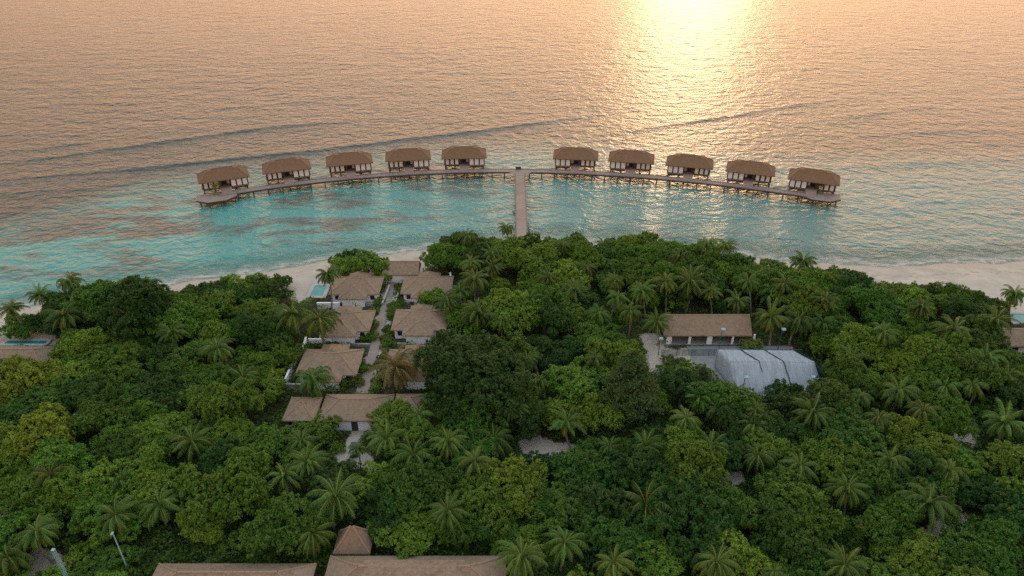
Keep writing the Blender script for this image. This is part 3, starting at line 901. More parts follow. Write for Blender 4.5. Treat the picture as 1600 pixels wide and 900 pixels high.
# ------------------------------------------------------------------ garden boardwalk, walls, channels, pools
bw0, bw1 = P(567, 616, GZ), P(613, 438, GZ)
ang = math.atan2(bw1.x - bw0.x, bw1.y - bw0.y)
BL = (bw1 - bw0).length
BR = empty('garden_boardwalk', (bw0.x, bw0.y, GZ + 0.08), -ang); tag(BR, 'straight weathered boardwalk between the two rows of land villas', kind='structure')
MB().box(-1.05, 1.05, 0, BL, 0, 0.14).build('boards', M['path'], BR)
def near(py, side, x0, x1):
    """span beside the boardwalk at row py"""
    return P(x0, py, GZ), P(x1, py, GZ)
nwall = 0
def wall_piece(px0, py0, px1, py1, h, th, mat, name, label, cat, z=GZ, group=None):
    a, b = P(px0, py0, z), P(px1, py1, z)
    d = (b - a); L = d.length; an = math.atan2(d.y, d.x)
    m = MB().box(0, L, -th / 2, th / 2, -0.05, h)
    m.box(-0.05, L + 0.05, -th / 2 - 0.05, th / 2 + 0.05, h + 0.002, h + 0.09)
    o = m.build(name, M[mat])
    o.location = a; o.rotation_euler = (0, 0, an)
    return tag(o, label, cat, group)

for (a, b, c, d, lab) in [(570, 484, 597, 484, 'dark water channel left of the boardwalk, behind the middle villas'),
                          (616, 484, 640, 484, 'dark water channel right of the boardwalk, behind the middle villas'),
                          (545, 549, 579, 549, 'dark water channel left of the boardwalk beside the second boardwalk joint'),
                          (598, 549, 622, 549, 'dark water channel right of the boardwalk beside the second boardwalk joint')]:
    p, q = P(a, b), P(c, d)
    o = MB().box(p.x, q.x, p.y - 1.3, p.y + 1.3, GZ - 0.02, GZ + 0.10).build('water_channel', M['dark_channel']); tag(o, lab, 'channel', 'water channels across the garden')
for (a, b, c, d, h, m_, lab) in [(567, 478, 597, 478, 0.6, 'concrete', 'grey garden wall in front of the villa with the turquoise pool'),
                                 (619, 475, 640, 475, 0.6, 'concrete', 'grey garden wall in front of the villa by the round bush'),
                                 (548, 541, 579, 541, 0.6, 'concrete', 'grey garden wall in front of the middle left villa'),
                                 (621, 540, 637, 540, 0.6, 'concrete', 'grey garden wall in front of the middle right villa'),
                                 (598, 478, 609, 450, 0.9, 'paving', 'low pale kerb wall on the left edge of the boardwalk'),
                                 (617, 478, 623, 462, 0.9, 'paving', 'low pale kerb wall on the right edge of the boardwalk'),
                                 (497, 484, 532, 484, 1.9, 'white', 'white garden wall with a palm trunk before it'),
                                 (474, 560, 480, 538, 1.9, 'white', 'white side wall left of the middle left villa'),
                                 (484, 541, 520, 541, 1.9, 'white', 'white front wall of the yard beside the middle left villa'),
                                 (448, 604, 466, 562, 1.9, 'white', 'white side wall left of the villa with the bushy palm'),
                                 (449, 612, 472, 612, 1.9, 'concrete', 'grey wall behind the small left entrance pavilion'),
                                 (705, 528, 701, 492, 1.9, 'white', 'white side wall right of the middle right villa'),
                                 (706, 452, 704, 436, 1.9, 'white', 'white side wall right of the villa by the round bush')]:
    wall_piece(a, b, c, d, h, 0.3, m_, 'garden_wall', lab, 'wall', GZ, 'garden walls of the land villas')

def pool(px0, px1, py0, py1, label, name='swimming_pool', rim=0.9):
    a, b, c, d = P(px0, py1), P(px1, py1), P(px1, py0), P(px0, py0)
    x0, x1, y0, y1 = (a.x + d.x) / 2, (b.x + c.x) / 2, a.y, c.y
    root = empty(name, ((x0 + x1) / 2, (y0 + y1) / 2, GZ), 0, label, 'pool')
    u, v = (x1 - x0) / 2, (y1 - y0) / 2
    r = MB()
    r.box(-u - rim, -u, -v - rim, v + rim, -0.05, 0.35); r.box(u, u + rim, -v - rim, v + rim, -0.05, 0.35)
    r.box(-u, u, -v - rim, -v, -0.05, 0.35); r.box(-u, u, v, v + rim, -0.05, 0.35)
    r.build('pool_deck', M['paving'], root)
    MB().box(-u, u, -v, v, -0.05, 0.24).build('pool_water', M['pool'], root)
    FOOT.append((x0 - rim, x1 + rim, y0 - rim, y1 + rim))
pool(489, 508, 448, 464, 'small turquoise plunge pool with white rim at the left end of the seaward villa')
pool(10, 74, 534, 539, 'narrow green pool behind the roof at the left edge', rim=0.6)
pool(1577, 1640, 492, 505, 'turquoise pool behind the roof at the right edge', rim=0.7)
o = MB().box(-2.2, 2.2, -5.0, 5.0, 0, 0.2).build('pool_terrace', M['paving']); c = P(503, 441); o.location = (c.x, c.y, GZ); tag(o, kind='structure')

# ------------------------------------------------------------------ court with its netted cage, fence and lamps
cA, cB = P(1080, 577), P(1310, 577)
q0, q1, q2 = P(1078, 556), P(1235, 556), P(1235, 612)
o = MB().box(q0.x, q1.x + 1, q2.y + 1, P(1100, 541).y, GZ + 0.004, GZ + 0.07).build('court_surface', M['court']); tag(o, 'grey hard court surface', kind='structure')

NB = 3.9
tbl, tbr = P(1121, 546, GZ + NB), P(1240, 547.5, GZ + NB)
tfl, tfr = P(1141, 564.5, GZ + NB), P(1272, 565, GZ + NB)
bfl, bfr = P(1147, 616, GZ), P(1288, 617, GZ)
bbl, bbr = P(1116, 574, GZ), P(1262, 569, GZ)
org = (bfl + bbr) / 2; org.z = GZ
NR = empty('netted_cage', org, 0, 'white netted sports cage with sloping front beside the long pavilion', 'netted cage')
def sheet(name, c, mat, parent, nx=16, ny=8, sag=0.12):
    """hanging net sheet between four corners a b c d, sagging between its supports"""
    a, b, cc, d = [Vector(p) - org for p in c]
    vv, ff = [], []
    for j in range(ny + 1):
        for i in range(nx + 1):
            s, t = i / nx, j / ny
            p = (a * (1 - s) + b * s) * (1 - t) + (d * (1 - s) + cc * s) * t
            k = math.sin(math.pi * t) * (0.7 + 0.3 * math.sin(s * 19.0)) * sag
            n = (b - a).cross(d - a).normalized()
            vv.append(tuple(p - n * k)); 
    for j in range(ny):
        for i in range(nx):
            k = j * (nx + 1) + i
            ff.append((k, k + 1, k + nx + 2, k + nx + 1))
    m = MB(); m.v, m.f = vv, ff
    o = m.build(name, M[mat], parent, True)
    so = o.modifiers.new('thick', 'SOLIDIFY'); so.thickness = 0.02
    return o
sheet('roof_net', (tfl, tfr, tbr, tbl), 'net', NR, sag=0.10)
sheet('front_net', (bfl, bfr, tfr, tfl), 'net', NR, sag=-0.10)
sheet('side_net', (bbl, bfl, tfl, tbl), 'net', NR, 8, 6, 0.06)
sheet('back_net', (bbr, bbl, tbl, tbr), 'net', NR, sag=0.06)
far_t, far_b, far_f = P(1268, 559, GZ + 2.6), P(1275, 577, GZ), P(1303, 607, GZ)
sheet('end_net', (bfr, far_f, far_t, tfr), 'dark_net', NR, 6, 6, 0.05)
sheet('end_roof_net', (tfr, far_t, P(1252, 552, GZ + 2.9), tbr), 'dark_net', NR, 6, 4, 0.05)
# dark seams where the sheets are laced
def strip(p, q, w, r):
    p, q = p - org, q - org
    m = MB(); n = 12
    pts = [p + (q - p) * (i / n) + Vector((random.uniform(-0.05, 0.05), 0, 0.06)) for i in range(n + 1)]
    m.tube(pts, [w * (0.8 + 0.5 * random.random()) for _ in pts], 5)
    return m.build('seam', M['dark_wood'], r)
def lerp(a, b, t): return a + (b - a) * t
for t0, t1 in ((0.30, 0.345), (0.62, 0.635)):
    strip(lerp(tbl, tbr, t0), lerp(tfl, tfr, t1), 0.11, NR)
strip(lerp(tfl, tfr, 0.635), lerp(bfl, bfr, 0.665), 0.12, NR)
strip(lerp(tfl, tfr, 0.345), lerp(lerp(tfl, tfr, 0.35), lerp(bfl, bfr, 0.37), 0.35), 0.08, NR)
for a, b in ((tfl, bfl), (tfr, bfr), (tbl, bbl), (tbr, bbr)):
    MB().tube([a - org, b - org], 0.035, 6).build('post', M['concrete'], NR)
MB().tube([far_t - org, far_f - org], 0.06, 6).build('stay', M['green_metal'], NR)
MB().tube([tfl - org + Vector((0, 0, 0.05)), tfr - org + Vector((0, 0, 0.05))], 0.03, 6).build('top_rail', M['white'], NR)
FOOT.append((bbl.x - 1, bbr.x + 1.0, bfl.y - 1.0, bbl.y + 1))
FOOT.append((q0.x, q1.x + 1, q2.y, P(1100, 541).y))

def court_fence(pts, label):
    ps = [P(a, b) for a, b in pts]
    root = empty('court_fence', ps[0], 0, label, 'fence')
    h = 1.7
    for i, (p, q) in enumerate(zip(ps, ps[1:])):
        d = q - p; n = max(1, int(d.length / 3.2))
        pa, pb = p - ps[0], q - ps[0]
        MB().tube([pa + Vector((0, 0, h)), pb + Vector((0, 0, h))], 0.045, 6).build('rail', M['green_metal'], root)
        m = MB(); m.poly([pa + Vector((0, 0.03, 0.05)), pb + Vector((0, 0.03, 0.05)), pb + Vector((0, 0.03, h - 0.05)), pa + Vector((0, 0.03, h - 0.05))])
        m.poly([pa + Vector((0, 0.05, 0.05)), pa + Vector((0, 0.05, h - 0.05)), pb + Vector((0, 0.05, h - 0.05)), pb + Vector((0, 0.05, 0.05))])
        m.build('mesh_panel', M['green_net'], root)
        for k in range(n + (1 if i == len(ps) - 2 else 0)):
            x = pa + d * (k / n)
            MB().tube([x, x + Vector((0, 0, h + 0.05))], 0.05, 6).build('post', M['green_metal'], root)
court_fence([(1033, 557), (1080, 556.5), (1160, 556), (1250, 556.5)], 'green wire fence between the long pavilion and the court')

def lamp(px, py_top, h, label, name='court_lamp'):
    top = P(px, py_top, GZ + h)
    root = empty(name, (top.x, top.y, GZ), 0, label, 'lamp', 'floodlight posts around the court')
    MB().tube([(0, 0, -0.05), (0, 0, h)], [0.09, 0.06], 8).build('pole', M['green_metal'], root)
    MB().tube([(0, 0, h - 0.05), (0.0, -0.55, h + 0.18)], 0.045, 6).build('arm', M['green_metal'], root)
    m = MB(); mm = Matrix.Translation((0.0, -0.55, h + 0.2)) @ Matrix.Rotation(R(14), 4, 'X')
    m.box(-0.42, 0.42, -0.35, 0.35, -0.09, 0.10, mm); m.box(-0.30, 0.30, -0.24, 0.24, 0.102, 0.18, mm)
    m.build('lamp_head', M['lamp_glass'], root)
lamp(1129, 513.5, 6.2, 'green floodlight post in front of the long pavilion roof')
lamp(1223, 513.5, 6.2, 'green floodlight post among the palms right of the pavilion')
lamp(1164.5, 588, 5.6, 'green floodlight post before the left half of the netted cage')
lamp(1269, 588, 5.6, 'green floodlight post before the right corner of the netted cage')
lamp(1032, 528, 4.4, 'dark floodlight post on the sand left of the pavilion')

# bottom left: a pale lattice mast and a thin pole
mt = P(83, 859, GZ + 9.0)
mast = empty('lattice_mast', (mt.x, mt.y, GZ), 0, 'pale green lattice mast above the sand in the bottom left corner', 'mast')
for sx, sy in ((-1, -1), (1, -1), (1, 1), (-1, 1)):
    MB().tube([(sx * 0.17, sy * 0.17, -0.05), (sx * 0.17, sy * 0.17, 9.0)], 0.035, 6).build('leg', M['teal_metal'], mast)
lz = MB()
for k in range(15):
    z0, z1 = k * 0.6, k * 0.6 + 0.6
    for (ax, ay), (bx, by) in (((-1, -1), (1, -1)), ((1, -1), (1, 1)), ((1, 1), (-1, 1)), ((-1, 1), (-1, -1))):
        lz.tube([(ax * .17, ay * .17, z0), (bx * .17, by * .17, z1)], 0.02, 4); lz.tube([(ax * .17, ay * .17, z1), (bx * .17, by * .17, z1)], 0.02, 4)
lz.build('lattice', M['teal_metal'], mast)
MB().box(-0.22, 0.22, -0.22, 0.22, 9.0, 9.06).build('cap', M['teal_metal'], mast)
pt = P(176, 833, GZ + 9.5)
po = empty('lamp_post', (pt.x, pt.y, GZ), 0, 'thin pale metal post rising out of the trees near the bottom left', 'post')
MB().tube([(0, 0, -0.05), (0, 0, 9.5)], [0.13, 0.08], 8).build('pole', M['teal_metal'], po)
MB().box(-0.13, 0.13, -0.35, 0.13, 9.5, 9.62).build('lamp_head', M['lamp_glass'], po)

# golf cart waiting in the entrance yard
gp = P(554.5, 709)
cart = empty('golf_cart', (gp.x, gp.y, GZ + 0.02), R(4), 'small dark golf cart parked in the pale yard before the entrance hall', 'golf cart')
MB().box(-0.55, 0.55, -1.15, 1.15, 0.25, 0.62).box(-0.5, 0.5, 0.75, 1.1, 0.622, 0.95).build('body', M['black_paint'], cart)
MB().box(-0.52, 0.52, -0.75, -0.15, 0.625, 0.85).box(-0.52, 0.52, -0.9, -0.755, 0.625, 1.25).build('seat', M['fabric'], cart)
MB().box(-0.62, 0.62, -1.1, 0.95, 1.85, 1.93).build('roof', M['black_paint'], cart)
for sx in (-1, 1):
    for sy in (-1, 0.82):
        MB().tube([(sx * 0.55, sy, 0.6), (sx * 0.55, sy, 1.86)], 0.03, 6).build('post', M['black_paint'], cart)
        MB().tube([(sx * 0.50, sy * 0.75, 0.24), (sx * 0.66, sy * 0.75, 0.24)], 0.24, 14).build('wheel', M['tyre'], cart)

# ------------------------------------------------------------------ vegetation prototypes
def leaves(rng, pts, nrm, size, aspect=0.6, jitter=0.7):
    """one bent leaf (two triangles of a diamond) per point"""
    n = len(pts)
    nn = nrm + jitter * rng.normal(size=(n, 3)); nn /= np.linalg.norm(nn, axis=1, keepdims=True)
    t = rng.normal(size=(n, 3)); t -= nn * (t * nn).sum(1, keepdims=True); t /= np.linalg.norm(t, axis=1, keepdims=True)
    b = np.cross(nn, t)
    s = (size * rng.uniform(0.65, 1.35, n))[:, None]
    v = np.stack([pts - t * s * 0.5, pts + b * s * aspect * 0.5 + nn * s * 0.06, pts + t * s * 0.5 - nn * s * 0.08, pts - b * s * aspect * 0.5 + nn * s * 0.06], 1)
    f = np.arange(n * 4).reshape(n, 4)
    return v.reshape(-1, 3), f

def crown_mesh(name, seed, Rr, Hc, nl, nclump, nleaf, size, low=-0.2, lr=(0.30, 0.46), clr=(0.42, 0.75)):
    """broadleaf crown: boughs on an uneven dome, each carrying tufts of leaves; origin at the middle of the crown"""
    rng = np.random.default_rng(seed)
    el = rng.uniform(0.8, 1.25); tier = 0.50 if seed % 3 == 0 else 0.85
    cs, rs = [], []
    for k in range(nl):
        for _ in range(60):
            d = rng.normal(size=3); d /= np.linalg.norm(d)
            if d[2] > low: break
        rad = Rr * rng.uniform(*lr)
        reach = rng.uniform(0.5, 1.28) * (1 - 0.60 * rad / Rr)
        c = d * np.array([Rr * el, Rr / el, Hc * 0.5]) * reach
        cs.append(c); rs.append(rad)
    cs.append(np.array([0, 0, 0.02 * Hc])); rs.append(Rr * 0.45)
    cs, rs = np.array(cs), np.array(rs)
    w = rs ** 2 / (rs ** 2).sum()
    sq = np.array([1, 1, tier])
    # tufts
    idx = rng.choice(len(rs), nclump * 3, p=w)
    d = rng.normal(size=(len(idx), 3)); d /= np.linalg.norm(d, axis=1, keepdims=True)
    tc = cs[idx] + d * sq * (rs[idx] * np.where(rng.random(len(idx)) < 0.14, rng.uniform(1.1, 1.42, len(idx)), rng.uniform(0.76, 1.12, len(idx))))[:, None]
    keep = d[:, 2] > -0.5
    for k, (c, r) in enumerate(zip(cs, rs)):
        keep &= ~((np.linalg.norm((tc - c) / sq, axis=1) < 0.74 * r) & (idx != k))
    nt = min(nclump, int(keep.sum()))
    tr = rng.uniform(*clr, nt)
    tint = rng.normal(0, 0.17, nt) + 0.10 * (idx[keep][:nclump] % 3 - 1)
    shape = rng.uniform(0.6, 1.35, (nt, 3))
    tdry = (rng.random(nt) < 0.025) * rng.uniform(0.2, 0.6, nt)
    tc, d = tc[keep][:nclump], d[keep][:nclump]
    # leaves of the tufts
    ti = np.repeat(np.arange(nt), nleaf)
    e = rng.normal(size=(len(ti), 3)); e /= np.linalg.norm(e, axis=1, keepdims=True)
    e = e + d[ti] * 0.55 + np.array([0, 0, 0.25]); e /= np.linalg.norm(e, axis=1, keepdims=True)
    pts = tc[ti] + e * shape[ti] * (tr[ti] * rng.uniform(0.35, 1.12, len(ti)))[:, None]
    v, f = leaves(rng, pts, e * 0.6 + np.array([0, 0, 0.6]), size, 0.6, 0.55)
    rnd = np.clip(0.48 + tint[ti] + rng.normal(0, 0.15, len(f)), 0, 1)
    dry = np.maximum((rng.random(len(f)) < 0.005) * rng.random(len(f)), tdry[ti])
    return mesh_np(name, v, f, M['leaf'], {'rnd': ('FACE', 'FLOAT', rnd), 'dry': ('FACE', 'FLOAT', dry)})

def needle_crown(name, seed, Rr, Hc, n):
    """casuarina: soft plumes on whorled limbs around a tall cone"""
    rng = np.random.default_rng(seed)
    pts, nr = [], []
    for k in range(220):
        t = rng.random() ** 0.9
        z = Hc * (t - 0.5); r = Rr * (1 - t) ** 0.8 * rng.uniform(0.7, 1.12) + 0.3
        a = rng.random() * 6.283
        m = n // 220
        s = rng.random(m) ** 0.6
        x = np.cos(a) * r * s; y = np.sin(a) * r * s; zz = z + s * r * 0.42
        p = np.stack([x, y, zz], 1) + rng.normal(size=(m, 3)) * np.array([0.30, 0.30, 0.24]) * (0.4 + s[:, None])
        pts.append(p); nr.append(np.stack([np.cos(a) * s, np.sin(a) * s, np.ones(m) * 0.8], 1))
    pts, nr = np.concatenate(pts), np.concatenate(nr)
    v, f = leaves(rng, pts, nr, 0.55, 0.26, 0.8)
    rnd = np.clip(rng.normal(0.5, 0.2, len(f)), 0, 1)
    return mesh_np(name, v, f, M['leaf'], {'rnd': ('FACE', 'FLOAT', rnd), 'dry': ('FACE', 'FLOAT', rnd * 0)})

def palm_crown(name, seed, nf=24, Lf=4.1, droop=1.0, dryness=0.35):
    """coconut palm head: arching pinnate fronds, the oldest hanging and yellow"""
    rng = np.random.default_rng(seed)
    V, F, RN, DR = [], [], [], []
    def quad(a, b, c, d, r, dr):
        k = len(V); V.extend([a, b, c, d]); F.append((k, k + 1, k + 2, k + 3)); RN.append(r); DR.append(dr)
    for i in range(nf):
        age = i / (nf - 1)                                  # 0 youngest, 1 oldest
        az = i * 2.39996 + rng.uniform(-0.25, 0.25)
        el = R(78 - 96 * age + rng.uniform(-15, 15))
        Lk = Lf * (0.72 + 0.28 * math.sin(math.pi * min(1, age * 0.9 + 0.25))) * rng.uniform(0.74, 1.14)
        h = np.array([math.cos(az), math.sin(az), 0.0]); side = np.array([-math.sin(az), math.cos(az), 0.0])
        n = 15
        p = np.array([0, 0, 0.0]) + h * 0.12
        pts = [p.copy()]; e = el; dirs = []
        for k in range(n):
            dvec = h * math.cos(e) + np.array([0, 0, 1]) * math.sin(e)
            p = p + dvec * (Lk / n); pts.append(p.copy()); dirs.append(dvec)
            e -= (R(5.4) + R(5.6) * (k / n)) * droop * (1.15 - 0.35 * age)
            e = max(e, R(-86))
        dirs.append(dirs[-1])
        base_dry = max(0.0, (age - 0.76) / 0.24) * 0.7 * dryness * rng.uniform(0.4, 1.6)
        twist = rng.uniform(-0.3, 0.3)
        fr = float(np.clip(rng.normal(0.5, 0.18), 0.05, 0.95))
        for k in range(1, n + 1):
            s = k / n; dv = dirs[k]; up = np.cross(side, dv) * -1
            up /= np.linalg.norm(up)
            w0 = 0.06 * (1 - 0.75 * s)
            quad(pts[k - 1] - side * w0, pts[k - 1] + side * w0, pts[k] + side * w0, pts[k] - side * w0, min(1, fr + 0.28), min(1, base_dry + 0.42))
            ll = Lf * 0.150 * (math.sin(math.pi * min(1, s * 0.82 + 0.13)) ** 0.7) * rng.uniform(0.9, 1.1)
            for sg in (-1, 1):
                for sub in range(2):
                    q0 = pts[k - 1] + (pts[k] - pts[k - 1]) * (0.5 * sub + 0.2)
                    dn = rng.uniform(0.55, 1.05)
                    out = side * sg * math.cos(dn + twist * sg) - up * math.sin(dn + twist * sg) * 0.9 + dv * rng.uniform(0.35, 0.6)
                    out /= np.linalg.norm(out)
                    ww = dv * 0.06
                    tip = q0 + out * ll + np.array([0, 0, -0.12 * ll])
                    quad(q0 - ww, q0 + ww, tip + ww * 0.35, tip - ww * 0.35, float(np.clip(fr + rng.normal(0, 0.12), 0, 1)), float(np.clip(base_dry + rng.normal(0, 0.06), 0, 1)))
    v, f = np.array(V), np.array(F)
    return mesh_np(name, v, f, M['frond'], {'rnd': ('FACE', 'FLOAT', RN), 'dry': ('FACE', 'FLOAT', DR)})

def trunk_mesh(name, seed, h, r, palm=False):
    rng = np.random.default_rng(seed)
    mb = MB()
    if palm:
        off = rng.uniform(-0.5, 0.5, 2)
        pts = [(off[0] * math.sin(math.pi * t) * 1.2 + (1 - t) ** 2 * off[1], off[1] * math.sin(math.pi * t), h * t) for t in np.linspace(0, 1, 9)]
        mb.tube(pts, [r * (1.7 if i == 0 else 1.15 - 0.45 * i / 8) for i in range(9)], 8)
    else:
        mb.tube([(0, 0, -0.1), (rng.uniform(-.1, .1), rng.uniform(-.1, .1), h * 0.5), (0, 0, h)], [r * 1.3, r, r * 0.8], 8)
        for k in range(6):
            a = k * 1.05 + rng.uniform(0, 0.6)
            L_ = h * rng.uniform(0.55, 0.8)
            mb.tube([(0, 0, h * rng.uniform(0.55, 0.95)), (math.cos(a) * L_ * 0.5, math.sin(a) * L_ * 0.5, h * 1.15), (math.cos(a) * L_, math.sin(a) * L_, h * 1.4)], [r * 0.6, r * 0.4, r * 0.15], 6)
    me = bpy.data.meshes.new(name); me.from_pydata(mb.v, [], mb.f); me.materials.append(M['palm_bark' if palm else 'bark'])
    me.polygons.foreach_set('use_smooth', [True] * len(me.polygons))
    return me

# size classes: (nominal crown radius, crown height)
CROWNS = {'huge': [crown_mesh('crown', 100 + k, 8.8, 10.0, 52, 1700, 40, 0.38, -0.15, (0.12, 0.28), (0.3, 0.75)) for k in range(2)],
          'big': [crown_mesh('crown', 200 + k, 5.8, 5.8, 26, 800, 38, 0.36, -0.15, (0.15, 0.36), (0.25, 0.68)) for k in range(7)],
          'mid': [crown_mesh('crown', 300 + k, 4.3, 4.7, 19, 500, 36, 0.33, -0.15, (0.17, 0.40), (0.24, 0.62)) for k in range(8)],
          'small': [crown_mesh('crown', 400 + k, 2.6, 3.2, 12, 230, 32, 0.30, -0.2, (0.2, 0.46), (0.2, 0.52)) for k in range(6)],
          'shrub': [crown_mesh('foliage', 500 + k, 1.5, 1.8, 9, 90, 28, 0.26, -0.25, (0.24, 0.5), (0.16, 0.42)) for k in range(5)]}
NOM = {'huge': (8.8, 10.0), 'big': (5.8, 5.8), 'mid': (4.3, 4.7), 'small': (2.6, 3.2), 'shrub': (1.5, 1.8)}
TRUNKS = [trunk_mesh('trunk', 600 + k, 3.0, 0.22) for k in range(4)]
PTRUNKS = [trunk_mesh('trunk', 650 + k, 8.0, 0.17, True) for k in range(5)]
PCROWNS = [palm_crown('crown', 700 + k, [33, 27, 37, 30, 40, 26, 34, 29, 38, 32, 28, 36, 31, 39][k], 4.0, [1.0, 0.85, 1.2, 0.95, 1.1, 0.75, 1.15, 1.3, 0.9, 1.05, 0.8, 1.2, 1.0, 0.9][k], [0.25, 0.7, 0.2, 0.9, 0.35, 1.1, 0.3, 0.8, 0.15, 0.9, 0.3, 1.0, 0.4, 1.2][k]) for k in range(14)]

# ------------------------------------------------------------------ where the photograph keeps the view clear
CLEAR = [
    [(-900, 560), (-80, 505), (0, 500), (62, 492), (76, 472), (112, 446), (160, 440), (215, 437), (240, 455), (290, 454), (330, 443), (380, 431), (440, 427), (468, 438), (480, 470),
     (502, 468), (512, 440), (522, 412), (545, 396), (592, 400), (612, 424), (654, 424), (656, 396), (690, 370), (760, 368), (900, 371), (980, 370), (1012, 366), (1070, 379), (1150, 399), (1182, 412),
     (1240, 413), (1290, 419), (1335, 426), (1385, 453), (1412, 440), (1460, 441), (1510, 455), (1560, 462), (1700, 464), (2400, 470), (2400, -400), (-900, -400)],
    [(486, 442), (500, 432), (597, 432), (590, 462), (566, 484), (532, 484), (500, 480), (485, 468)],
    [(600, 440), (624, 440), (612, 500), (602, 560), (580, 614), (554, 614), (574, 560), (590, 500)],
    [(626, 432), (702, 432), (706, 446), (660, 452), (656, 474), (630, 476), (622, 465)],
    [(512, 482), (578, 486), (572, 525), (560, 541), (500, 541), (482, 538), (474, 545), (478, 530)],
    [(610, 482), (697, 485), (706, 520), (675, 541), (632, 541), (608, 522)],
    [(449, 592), (470, 552), (557, 552), (545, 598), (500, 602), (450, 606)],
    [(438, 618), (648, 614), (643, 652), (595, 656), (560, 652), (490, 660), (440, 662)],
    [(622, 546), (668, 545), (666, 566), (640, 570)],
    [(534, 700), (546, 684), (574, 684), (566, 705), (585, 712), (582, 732), (560, 730)],
    [(812, 690), (840, 682), (850, 692), (904, 697), (874, 720), (815, 710)],
    [(1030, 490), (1168, 490), (1182, 535), (1240, 543), (1285, 560), (1300, 606), (1290, 614), (1200, 614), (1148, 612), (1118, 586), (1095, 582), (1030, 582), (1012, 574), (996, 530), (1000, 518), (1030, 524)],
    [(-60, 538), (50, 510), (64, 506), (90, 530), (48, 566), (-60, 570)],
    [(1577, 490), (1700, 490), (1700, 541), (1580, 541)],
    [(237, 876), (470, 870), (482, 960), (225, 960)], [(508, 868), (526, 862), (550, 815), (560, 815), (584, 832), (582, 860), (752, 860), (778, 878), (790, 960), (500, 960)],
    [(1452, 826), (1498, 803), (1512, 812), (1480, 836), (1450, 838)], [(1490, 664), (1518, 664), (1514, 698), (1497, 695)], [(-60, 770), (12, 780), (16, 802), (-60, 830)], [(45, 905), (62, 862), (98, 872), (100, 905)],
    [(1190 - 65, 742), (1160, 738), (1160, 752), (1130, 752)],
]
CS = 4
mxs, mys = np.meshgrid(np.arange(-400, 2000, CS) + CS / 2, np.arange(-100, 1200, CS) + CS / 2)
CMASK = np.zeros(mxs.shape, bool)
for poly in CLEAR: CMASK |= inside(poly, mxs, mys)
_th = np.linspace(0, 2 * math.pi, 17)[:-1]
_ex = np.concatenate([[0], np.cos(_th) * 0.55, np.cos(_th) * 0.95]); _ey = np.concatenate([[0], np.sin(_th) * 0.55, np.sin(_th) * 0.95])
def intrusion(x, y, zc, rad, rz):
    """share of a crown's outline that would cover a clear place"""
    px, py, d = PR((x, y, zc))
    k = FPX / d
    ry = k * math.sqrt((rad * 0.55) ** 2 + (rz * 0.85) ** 2)
    ix = ((px + _ex * rad * k + 400) / CS).astype(int); iy = ((py + _ey * ry + 100) / CS).astype(int)
    ok = (ix >= 0) & (ix < CMASK.shape[1]) & (iy >= 0) & (iy < CMASK.shape[0])
    return CMASK[iy[ok], ix[ok]].mean() if ok.any() else 0.0
def in_foot(x, y, m):
    return any(a - m < x < b + m and c - m < y < d + m for a, b, c, d in FOOT)
BANDS = [(bw0.x + (bw1.x - bw0.x) * t, bw0.y + (bw1.y - bw0.y) * t) for t in np.linspace(0, 1, 30)]
def on_path(x, y, m):
    return any((x - a) ** 2 + (y - b) ** 2 < (1.3 + m) ** 2 for a, b in BANDS)
def in_open(x, y):
    return any(inside(p, np.array([x]), np.array([y]))[0] for p in OPEN_W)

# ------------------------------------------------------------------ trees: specials first, then the canopy
TONES = {'dark': (0.036, 0.090, 0.017), 'deep': (0.060, 0.136, 0.019), 'mid': (0.098, 0.190, 0.021), 'fresh': (0.136, 0.236, 0.024), 'lime': (0.168, 0.255, 0.026), 'olive': (0.140, 0.180, 0.040)}
PLACED = []        # dicts: kind, obj, px, py, tone, size
def make_tree(x, y, cls, sc, tone, fl=1.0, lift=None):
    nr, nh = NOM[cls]
    shrub = cls == 'shrub'
    root = bpy.data.objects.new('shrub' if shrub else 'broadleaf_tree', None); link(root)
    root.location = (x, y, GZ - 0.05); root.empty_display_size = 0.3
    hc = nh * sc * fl
    zc = hc * 0.42 if shrub else hc * 0.5 + (lift if lift is not None else 0.55 * nr * sc * 0.6 + 0.5)
    cr = bpy.data.objects.new('foliage' if shrub else 'crown', random.choice(CROWNS[cls])); link(cr); cr.parent = root
    cr.location = (0, 0, zc); cr.scale = (sc, sc, sc * fl); cr.rotation_euler = (0, 0, random.uniform(0, 6.28))
    t = TONES[tone]; j = random.uniform(0.85, 1.18); g = random.uniform(0.94, 1.08)
    cr.color = (t[0] * j * random.uniform(0.85, 1.2), t[1] * j * g, t[2] * j, 1)
    if not shrub:
        tr = bpy.data.objects.new('trunk', random.choice(TRUNKS)); link(tr); tr.parent = root
        k = max(0.3, zc / 3.6); tr.scale = (k * 1.1, k * 1.1, k)
    px, py, d = PR((x, y, GZ + zc))
    PLACED.append(dict(kind='shrub' if shrub else 'tree', obj=root, px=px, py=py, tone=tone, r=nr * sc, pr=FPX / d * nr * sc, x=x, y=y, cls=cls))
    return root

def crown_at(px, py, w, cls, tone, fl=1.0, lift=None, label=None):
    """a tree whose crown centre is surveyed at px, py with a width of w pixels"""
    nr, nh = NOM[cls]
    z = GZ + 3
    for _ in range(6):
        k = pxm(P(px, py, z)); sc = w / 2 / k / (nr * 1.02)
        hc = nh * sc * fl
        z = GZ + (hc * 0.42 if cls == 'shrub' else hc * 0.5 + (lift if lift is not None else 0.55 * nr * sc * 0.6 + 0.5))
    p = P(px, py, z)
    o = make_tree(p.x, p.y, cls, sc, tone, fl, lift)
    if label: PLACED[-1]['label'] = label
    return o

